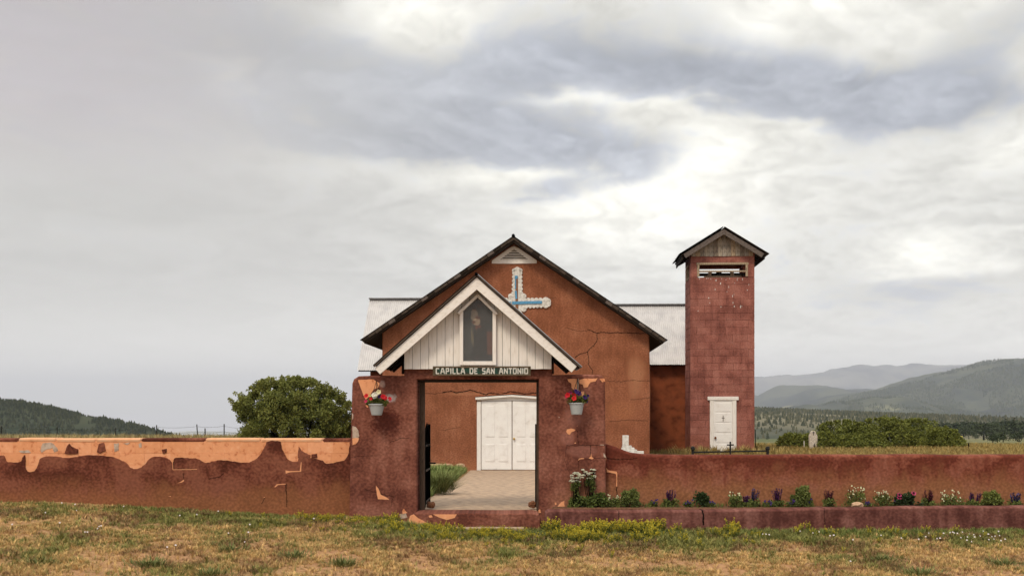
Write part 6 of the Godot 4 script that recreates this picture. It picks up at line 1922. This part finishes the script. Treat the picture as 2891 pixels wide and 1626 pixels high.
		"cone":
			var cl := []
			for k in 22:
				cl.append([Vector3(r.randf_range(-1, 1) * w, h * r.randf_range(0.08, 0.75), r.randf_range(-0.08, 0.08)), 0.05, r.randf_range(0, 0.25)])
			obj("foliage", leaf_clumps(cl, 1300, 0.055, Color(0.014, 0.026, 0.010), Color(0.05, 0.075, 0.028), r), M.leaf, t)
			for q in [[-0.17, 0.21], [-0.175, 0.165], [0.065, 0.235]]:
				var p := Vector3(q[0], q[1], 0.05)
				obj("bloom", bloom(p, Vector3(0, 0.8, 1), 0.04, Color(0.52, 0.06, 0.18), Color(0.3, 0.03, 0.08), 8), M.petal, t)
				obj("cone", MB.new().rock(p + Vector3(0, 0.012, 0.005), Vector3(0.016, 0.014, 0.016), r), M.dark_wood, t)
				obj("stem", MB.new().tube(Vector3(q[0] * 0.6, 0, 0.02), p, 0.004, 0.003, 4), M.bark, t)


func flower_bed() -> void:
	var g := "plants in the flower bed under the right wall"
	bed_plant("yarrow", 1624, 1341, 34, "tall white yarrow nearest the gate pier", g)
	bed_plant("yarrow", 1668, 1335, 44, "tall white yarrow with two tiers, second from the pier", g)
	bed_plant("weed", 1645, 1412, 56, "low leafy green growth at the foot of the yarrows", g)
	bed_plant("weed", 1690, 1404, 44, "yellow green weed just right of the yarrows", g)
	bed_plant("white", 1731, 1405, 44, "small white flowered plant left of the first round bush", g)
	bed_plant("round", 1781, 1387, 54, "first round green bush from the gate pier", g)
	bed_plant("low", 1849, 1420, 20, "low purple flowers right of the first round bush", g)
	bed_plant("spike", 1897, 1392, 36, "purple salvia in the gap between two low violet plants", g)
	bed_plant("low", 1943, 1420, 24, "low violet flowers left of the dark leafy plant", g)
	bed_plant("leafy", 1979, 1405, 46, "dark leafy plant over the crack in the planter wall", g)
	bed_plant("low", 2010, 1424, 18, "low violet flowers right of the dark leafy plant", g)
	bed_plant("white", 2078, 1392, 32, "white flowered plant below the tower door", g)
	bed_plant("spike", 2109, 1410, 26, "short purple salvia right of the white flowers under the tower", g)
	bed_plant("spike", 2135, 1389, 22, "thin blue spiked plant right of the short salvia", g)
	bed_plant("low", 2168, 1422, 24, "low violet flowers left of the tall purple salvia", g)
	bed_plant("spike", 2198, 1385, 30, "tall purple salvia left of the second round bush", g)
	bed_plant("low", 2234, 1420, 24, "low violet flowers at the left foot of the second round bush", g)
	bed_plant("round", 2270, 1380, 68, "largest round bush with violet flowers at its foot", g)
	bed_plant("low", 2276, 1416, 34, "violet flowers in front of the largest round bush", g)
	bed_plant("spike", 2343, 1392, 26, "maroon spiked plant right of the largest round bush", g)
	bed_plant("white", 2418, 1378, 56, "tall loose white flowered plant behind the pale stone", g)
	bed_plant("low", 2446, 1424, 16, "few violet flowers right of the pale stone", g)
	bed_plant("white", 2494, 1389, 46, "dense cream flowered plant left of the pink coneflowers", g)
	bed_plant("low", 2528, 1420, 20, "violet flowers at the foot of the coneflowers", g)
	bed_plant("cone", 2564, 1398, 60, "dark leafy coneflower with three pink blooms", g)
	bed_plant("spike", 2628, 1392, 30, "sparse maroon spikes right of the coneflowers", g)
	bed_plant("white", 2688, 1392, 66, "wide pale bush with small cream flowers", g)
	bed_plant("spike", 2756, 1398, 32, "purple spikes left of the last yellow green bush", g)
	bed_plant("round", 2800, 1392, 58, "yellow green round bush near the right edge", g)
	bed_plant("spike", 2869, 1400, 30, "thin blue spikes at the right edge of the bed", g)
	tag(obj("stone", MB.new().rock(Vector3(5.732, 0.49, -19.40), Vector3(0.10, 0.045, 0.06), rng), M.pale_rock), "flat pale stone lying in the flower bed", "stone")
	# small bits of green along the planter
	var tufts := []
	var tint := []
	for i in 900:
		var x := rng.randf_range(0.910, 9.774)
		if patches.get_noise_2d(x * 6.0, 3.0) < -0.05 and rng.randf() < 0.8:
			continue
		var s := rng.randf_range(0.04, 0.11)
		tufts.append(Transform3D(Basis(Vector3.UP, rng.randf() * TAU).scaled(Vector3(s, s, s)), Vector3(x, 0.448, -rng.randf_range(19.38, 19.72))))
		tint.append(Color(0.05, 0.07, 0.02).lerp(Color(0.17, 0.19, 0.05), rng.randf()))
	tag(multi("bed_weeds", tuft(6, 0.35, 31), M.blade, tufts, tint), "tiny green weeds between the bed plants", "weeds", "", "stuff")


# a tuft of blades about one unit high
func tuft(n: int, spread: float, seed_: int, width := 0.035) -> Mesh:
	var b := MB.new()
	var r := RandomNumberGenerator.new()
	r.seed = seed_
	for i in n:
		var a := r.randf() * TAU
		var out := Vector3(cos(a), 0, sin(a))
		var side := Vector3(-sin(a), 0, cos(a)) * width
		var h := r.randf_range(0.55, 1.0)
		var bend := spread * r.randf_range(0.3, 1.2)
		var p := out * r.randf_range(0.0, 0.22)
		var q := p + out * bend * 0.35 + Vector3.UP * h * 0.6
		var t := p + out * bend + Vector3.UP * h
		var c := Color.WHITE * r.randf_range(0.75, 1.15)
		c.a = 1.0
		b.tri(p - side, p + side, q + side * 0.7, c)
		b.tri(p - side, q + side * 0.7, q - side * 0.7, c)
		b.tri(q - side * 0.7, q + side * 0.7, t, c)
	return b.mesh()


# an upright weed with narrow leaves and a loose yellow head
func flowering_weed(seed_: int) -> Mesh:
	var b := MB.new()
	var r := RandomNumberGenerator.new()
	r.seed = seed_
	for s in 7:
		var a := r.randf() * TAU
		var tip := Vector3(cos(a) * 0.3, r.randf_range(0.7, 1.0), sin(a) * 0.3) * r.randf_range(0.8, 1.05)
		b.tube(Vector3(cos(a), 0, sin(a)) * 0.05, tip, 0.012, 0.006, 3, Color(0.10, 0.13, 0.035))
		for k in 12:
			var u := r.randf_range(0.1, 0.85)
			var e := Vector3(r.randfn(), r.randf_range(0.3, 1.2), r.randfn()).normalized()
			b.leaf(tip * u, e, e.cross(Vector3(r.randfn(), 0.2, r.randfn())).normalized(), 0.20, 0.022, (e + Vector3.UP).normalized(), Color(0.075, 0.11, 0.025).lerp(Color(0.20, 0.22, 0.05), r.randf()))
		for k in 15:
			var u := r.randf_range(0.62, 1.06)
			var e := Vector3(r.randfn(), r.randf_range(0.2, 1.2), r.randfn()).normalized()
			b.leaf(tip * u, e, e.cross(Vector3(r.randfn(), 0.2, r.randfn())).normalized(), 0.085, 0.028, (e + Vector3.UP).normalized(), Color(0.62, 0.47, 0.03).lerp(Color(0.42, 0.38, 0.06), r.randf()))
	return b.mesh()


func foreground() -> void:
	var blades := [tuft(9, 0.75, 1), tuft(7, 0.45, 2), tuft(11, 1.0, 3)]
	# short grass before the wall
	for kind in 3:
		var where := []
		var tint := []
		for i in 44000:
			var d := 11.6 + 8.0 * pow(rng.randf(), 0.85)
			var x := rng.randf_range(-0.56, 0.56) * d
			if d > 18.95 and x > -1.877:
				continue
			if d > 19.75:
				continue
			var g := green_at(x, d) + rng.randf_range(-0.34, 0.34)
			var bare := lumps.get_noise_2d(x * 2.2 + 60.0, d * 2.2)
			if bare < -0.12 and g < 0.55 and rng.randf() < 0.75:
				continue
			var s := (0.028 + 0.055 * pow(rng.randf(), 1.7)) * (1.0 + 1.0 * clampf(g - 0.35, 0, 1))
			if kind == 2:
				s *= 0.75
			var c: Color
			if g > 0.5:
				c = Color(0.105, 0.125, 0.030).lerp(Color(0.31, 0.28, 0.085), rng.randf())
			else:
				c = Color(0.74, 0.49, 0.205).lerp(Color(0.38, 0.235, 0.095), rng.randf())
				if rng.randf() < 0.25:
					c = c.lerp(Color(0.26, 0.24, 0.08), 0.8)
			var dead := patches.get_noise_2d(x * 2.1 + 30.0, d * 1.7)
			if dead > 0.12 and rng.randf() < 0.6:
				c = c.lerp(Color(0.20, 0.095, 0.055), 0.7)
			c = c * rng.randf_range(0.7, 1.2)
			where.append(Transform3D(Basis(Vector3.UP, rng.randf() * TAU).scaled(Vector3(s * 1.3, s, s * 1.3)), Vector3(x, land(x, d) + 0.035 * lumps.get_noise_2d(x * 4.0, d * 4.0) - 0.004, -d)))
			tint.append(c)
		tag(multi("grass", blades[kind], M.blade, where, tint), ["short dry and green grass before the wall", "upright grass blades before the wall", "flattened straw on the ground before the wall"][kind], "grass", "", "stuff")
	# taller green grass along the foot of the walls
	var where := []
	var tint := []
	for i in 11000:
		var x := rng.randf_range(-10.0, 10.5)
		var right := x > -1.877
		var edge := (18.9 if x > 0.426 else 18.6) if right else 19.72
		var d := edge - absf(rng.randfn()) * 0.42
		var amount := 0.45 + 0.55 * patches.get_noise_2d(x * 1.6, 5.0)
		if x < -6.6:
			amount *= 0.35
		if rng.randf() > amount * 1.3 - 0.1:
			continue
		var s := rng.randf_range(0.05, 0.14) * (1.0 if right else 0.75)
		where.append(Transform3D(Basis(Vector3.UP, rng.randf() * TAU).scaled(Vector3(s, s, s)), Vector3(x, land(x, d) - 0.005, -d)))
		tint.append(Color(0.085, 0.125, 0.030).lerp(Color(0.25, 0.27, 0.075), rng.randf()))
	tag(multi("tall_grass", blades[1], M.blade, where, tint), "taller green grass along the foot of the walls", "grass", "", "stuff")
	# yellow weeds before the gateway
	for kind in 2:
		where = []
		tint = []
		for i in 1400:
			var u := rng.randf()
			var x := 0.0
			if u < 0.62:
				x = rng.randfn(0.75, 1.35)
			elif u < 0.86:
				x = rng.randfn(-2.0, 0.9)
			else:
				x = rng.randf_range(-4.0, 7.5)
			var edge := 18.85 if x > 0.484 else (18.6 if x > -1.877 else 19.5)
			var d := edge - 0.05 - absf(rng.randfn()) * 0.85
			if patches.get_noise_2d(x * 4.0 + 9.0, d * 4.0) < rng.randf_range(-0.12, 0.20):
				continue
			var s := (0.10 + 0.19 * pow(rng.randf(), 1.8)) * (1.0 - 0.22 * clampf(edge - d, 0.0, 2.0)) * (1.0 if x > -1.4 else 0.8) * (1.0 if absf(x - 0.8) < 3.0 else 0.75)
			if x > -1.589 and x < 0.455:
				s *= 0.62
			where.append(Transform3D(Basis(Vector3.UP, rng.randf() * TAU).scaled(Vector3(s, s, s)), Vector3(x, land(x, d) - 0.01, -d)))
			var y := rng.randf_range(0.75, 1.15)
			tint.append(Color(y, y, y))
		tag(multi("yellow_weeds", flowering_weed(80 + kind), M.blade, where, tint), ["yellow flowering weeds before the gateway", "paler yellow weeds mixed in before the gateway"][kind], "weeds", "", "stuff")
	# yard grass: green by the walk, tall and dry beyond
	where = []
	tint = []
	for i in 9000:
		var d := rng.randf_range(20.6, 34.0)
		var x := rng.randf_range(-5.5, -1.2)
		var s := rng.randf_range(0.10, 0.26)
		if lumps.get_noise_2d(x * 2.0, d * 2.0) > 0.1:
			s *= 1.5
		if x > lerpf(-1.75, -1.3, (d - 20.0) / 14.0):
			continue
		where.append(Transform3D(Basis(Vector3.UP, rng.randf() * TAU).scaled(Vector3(s, s, s)), Vector3(x, land(x, d), -d)))
		tint.append(Color(0.10, 0.15, 0.040).lerp(Color(0.26, 0.29, 0.10), rng.randf()))
	tag(multi("yard_grass", blades[0], M.blade, where, tint), "green grass beside the walk inside the gateway", "grass", "", "stuff")
	where = []
	tint = []
	for i in 26000:
		var d := rng.randf_range(24.0, 52.0)
		var x := rng.randf_range(1.3, 0.52 * d)
		var s := rng.randf_range(0.12, 0.24)
		if absf(x - 6.9) < 1.6 and absf(d - 38.0) < 1.2 and rng.randf() < 0.5:
			s = rng.randf_range(0.25, 0.5)
		if absf(x - 7.05) < 1.2 and d > 38.9 and d < 41.0:
			continue
		if x < 4.1 and d > 34.0:
			continue
		where.append(Transform3D(Basis(Vector3.UP, rng.randf() * TAU).scaled(Vector3(s, s, s)), Vector3(x, land(x, d), -d)))
		tint.append(Color(0.40, 0.28, 0.10).lerp(Color(0.24, 0.20, 0.07), rng.randf()))
	tag(multi("yard_grass", blades[1], M.blade, where, tint), "dry golden grass behind the right wall", "grass", "", "stuff")
	where = []
	tint = []
	for i in 7000:
		var d := rng.randf_range(42.0, 70.0)
		var x := -rng.randf_range(0.14, 0.5) * d
		var s := rng.randf_range(0.25, 0.55)
		where.append(Transform3D(Basis(Vector3.UP, rng.randf() * TAU).scaled(Vector3(s, s, s)), Vector3(x, land(x, d), -d)))
		tint.append(Color(0.40, 0.30, 0.14).lerp(Color(0.22, 0.19, 0.08), rng.randf()))
	tag(multi("yard_grass", blades[1], M.blade, where, tint), "tall dry grass along the wire fence", "grass", "", "stuff")
	# green clumps one can point at
	var spots: Array = [Vector2(-4.260, -13.714), Vector2(-3.398, -13.193), Vector2(-3.661, -15.214), Vector2(-2.750, -14.757), Vector2(-2.071, -14.235), Vector2(-5.445, -13.419), Vector2(4.927, -15.543), Vector2(6.408, -15.169), Vector2(5.037, -14.404), Vector2(-1.447, -27.137)]
	var words := ["largest dark green clump in the dry grass on the left", "green clump at the bottom edge left of the middle", "small green clump above the bottom clump on the left", "grey green clump below the left end of the gateway", "flat dark clump before the gateway at the bottom", "faint green clump near the left edge", "green clump with pale stalks before the planter wall", "green clump near the right bottom corner", "low green clump at the bottom edge right of the middle", "tall green bush of weeds beside the walk"]
	for k in spots.size():
		var p: Vector2 = spots[k]
		var w := [0.24, 0.20, 0.17, 0.19, 0.22, 0.2, 0.2, 0.26, 0.26, 0.2]
		if k == 9:
			p = Vector2(-1.476, -24.0)
		var t := thing("grass_clump", words[k], "grass clump", Vector3(p.x, land(p.x, -p.y), p.y), 0.0, "green clumps in the grass")
		var b := MB.new()
		var r := RandomNumberGenerator.new()
		r.seed = 900 + k
		var tall := 0.13 if k < 9 else 0.52
		for i in ([260, 180, 120, 200, 230, 110, 170, 240, 200][k] if k < 9 else 900):
			var a := r.randf() * TAU
			var rad: float = pow(r.randf(), 0.75) * w[k] * (1.0 + 0.4 * sin(a * 3.0 + k))
			var q := Vector3(cos(a) * rad, r.randf() * tall * 0.35, sin(a) * rad * 0.8)
			var e := Vector3(cos(a) * 0.7 + r.randfn() * 0.4, r.randf_range(0.4, 1.3), sin(a) * 0.7 + r.randfn() * 0.4).normalized()
			b.leaf(q, e, e.cross(Vector3.UP).normalized(), tall * r.randf_range(0.35, 1.1), 0.006, (e + Vector3.UP).normalized(), Color(0.07, 0.095, 0.028).lerp(Color(0.22, 0.23, 0.085), r.randf()))
		obj("leaves", b, M.blade, t)
	# white bindweed flowers
	var left: Array = [Vector2(-7.360, -19.078), Vector2(-7.091, -18.943), Vector2(-6.728, -18.031), Vector2(-7.022, -17.561), Vector2(-6.334, -19.034), Vector2(-4.356, -15.112), Vector2(-4.407, -14.916), Vector2(-4.842, -19.235), Vector2(-4.006, -16.480), Vector2(-3.943, -17.551), Vector2(-4.996, -18.494), Vector2(-5.185, -18.217), Vector2(-3.169, -18.658), Vector2(-3.590, -15.677), Vector2(-3.765, -16.664), Vector2(-5.778, -15.790), Vector2(-5.749, -15.804), Vector2(-5.802, -16.395), Vector2(-5.801, -16.477), Vector2(-5.747, -16.186), Vector2(-6.897, -16.104), Vector2(-6.406, -16.529)]
	var right: Array = [Vector2(4.496, -18.470), Vector2(4.524, -18.325), Vector2(4.660, -18.075), Vector2(4.797, -18.226), Vector2(5.038, -17.241), Vector2(5.616, -17.761), Vector2(6.240, -17.598), Vector2(5.811, -17.417), Vector2(4.384, -15.115), Vector2(6.674, -18.048), Vector2(6.802, -18.116), Vector2(6.868, -18.184), Vector2(6.850, -18.075), Vector2(6.877, -18.021), Vector2(7.018, -18.184), Vector2(7.400, -18.325), Vector2(7.628, -18.296), Vector2(7.024, -17.915), Vector2(7.060, -17.850), Vector2(7.095, -17.685), Vector2(7.313, -17.915), Vector2(7.237, -17.598), Vector2(7.309, -17.660), Vector2(7.404, -17.723), Vector2(6.854, -17.562), Vector2(6.962, -17.562), Vector2(7.144, -17.299), Vector2(7.177, -17.126), Vector2(7.310, -17.299), Vector2(6.722, -17.477), Vector2(6.388, -17.417), Vector2(6.321, -17.358), Vector2(6.700, -17.014), Vector2(6.699, -17.183), Vector2(7.045, -17.241), Vector2(3.853, -17.915), Vector2(3.900, -17.915), Vector2(3.933, -17.850), Vector2(4.832, -17.723), Vector2(4.903, -17.786), Vector2(6.028, -17.299), Vector2(6.446, -18.048)]
	var first: Node3D = null
	for side in 2:
		for p in (left if side == 0 else right):
			var o: Node3D
			if first == null:
				o = Node3D.new()
				o.name = numbered("bindweed_flower")
				add_child(o)
				obj("bloom", bloom(Vector3(0, 0.075, 0), Vector3(0, 0.6, 1), 0.012, Color(0.66, 0.60, 0.61), Color(0.7, 0.6, 0.6)), M.petal, o)
				obj("stem", MB.new().tube(Vector3.ZERO, Vector3(0, 0.07, 0), 0.003, 0.002, 4), M.bark, o)
				first = o
			else:
				o = first.duplicate()
				o.name = numbered("bindweed_flower")
				add_child(o)
			o.position = Vector3(p.x, land(p.x, -p.y) + 0.01, p.y)
			o.rotation.y = rng.randf_range(-0.6, 0.6)
			var s := rng.randf_range(0.8, 1.35)
			o.scale = Vector3(s, 1.0, s)
			tag(o, "tiny white bindweed flower in the grass left of the gateway" if side == 0 else "tiny white bindweed flower in the grass before the planter wall", "flower", "white flowers in the left grass" if side == 0 else "white flowers in the right grass")
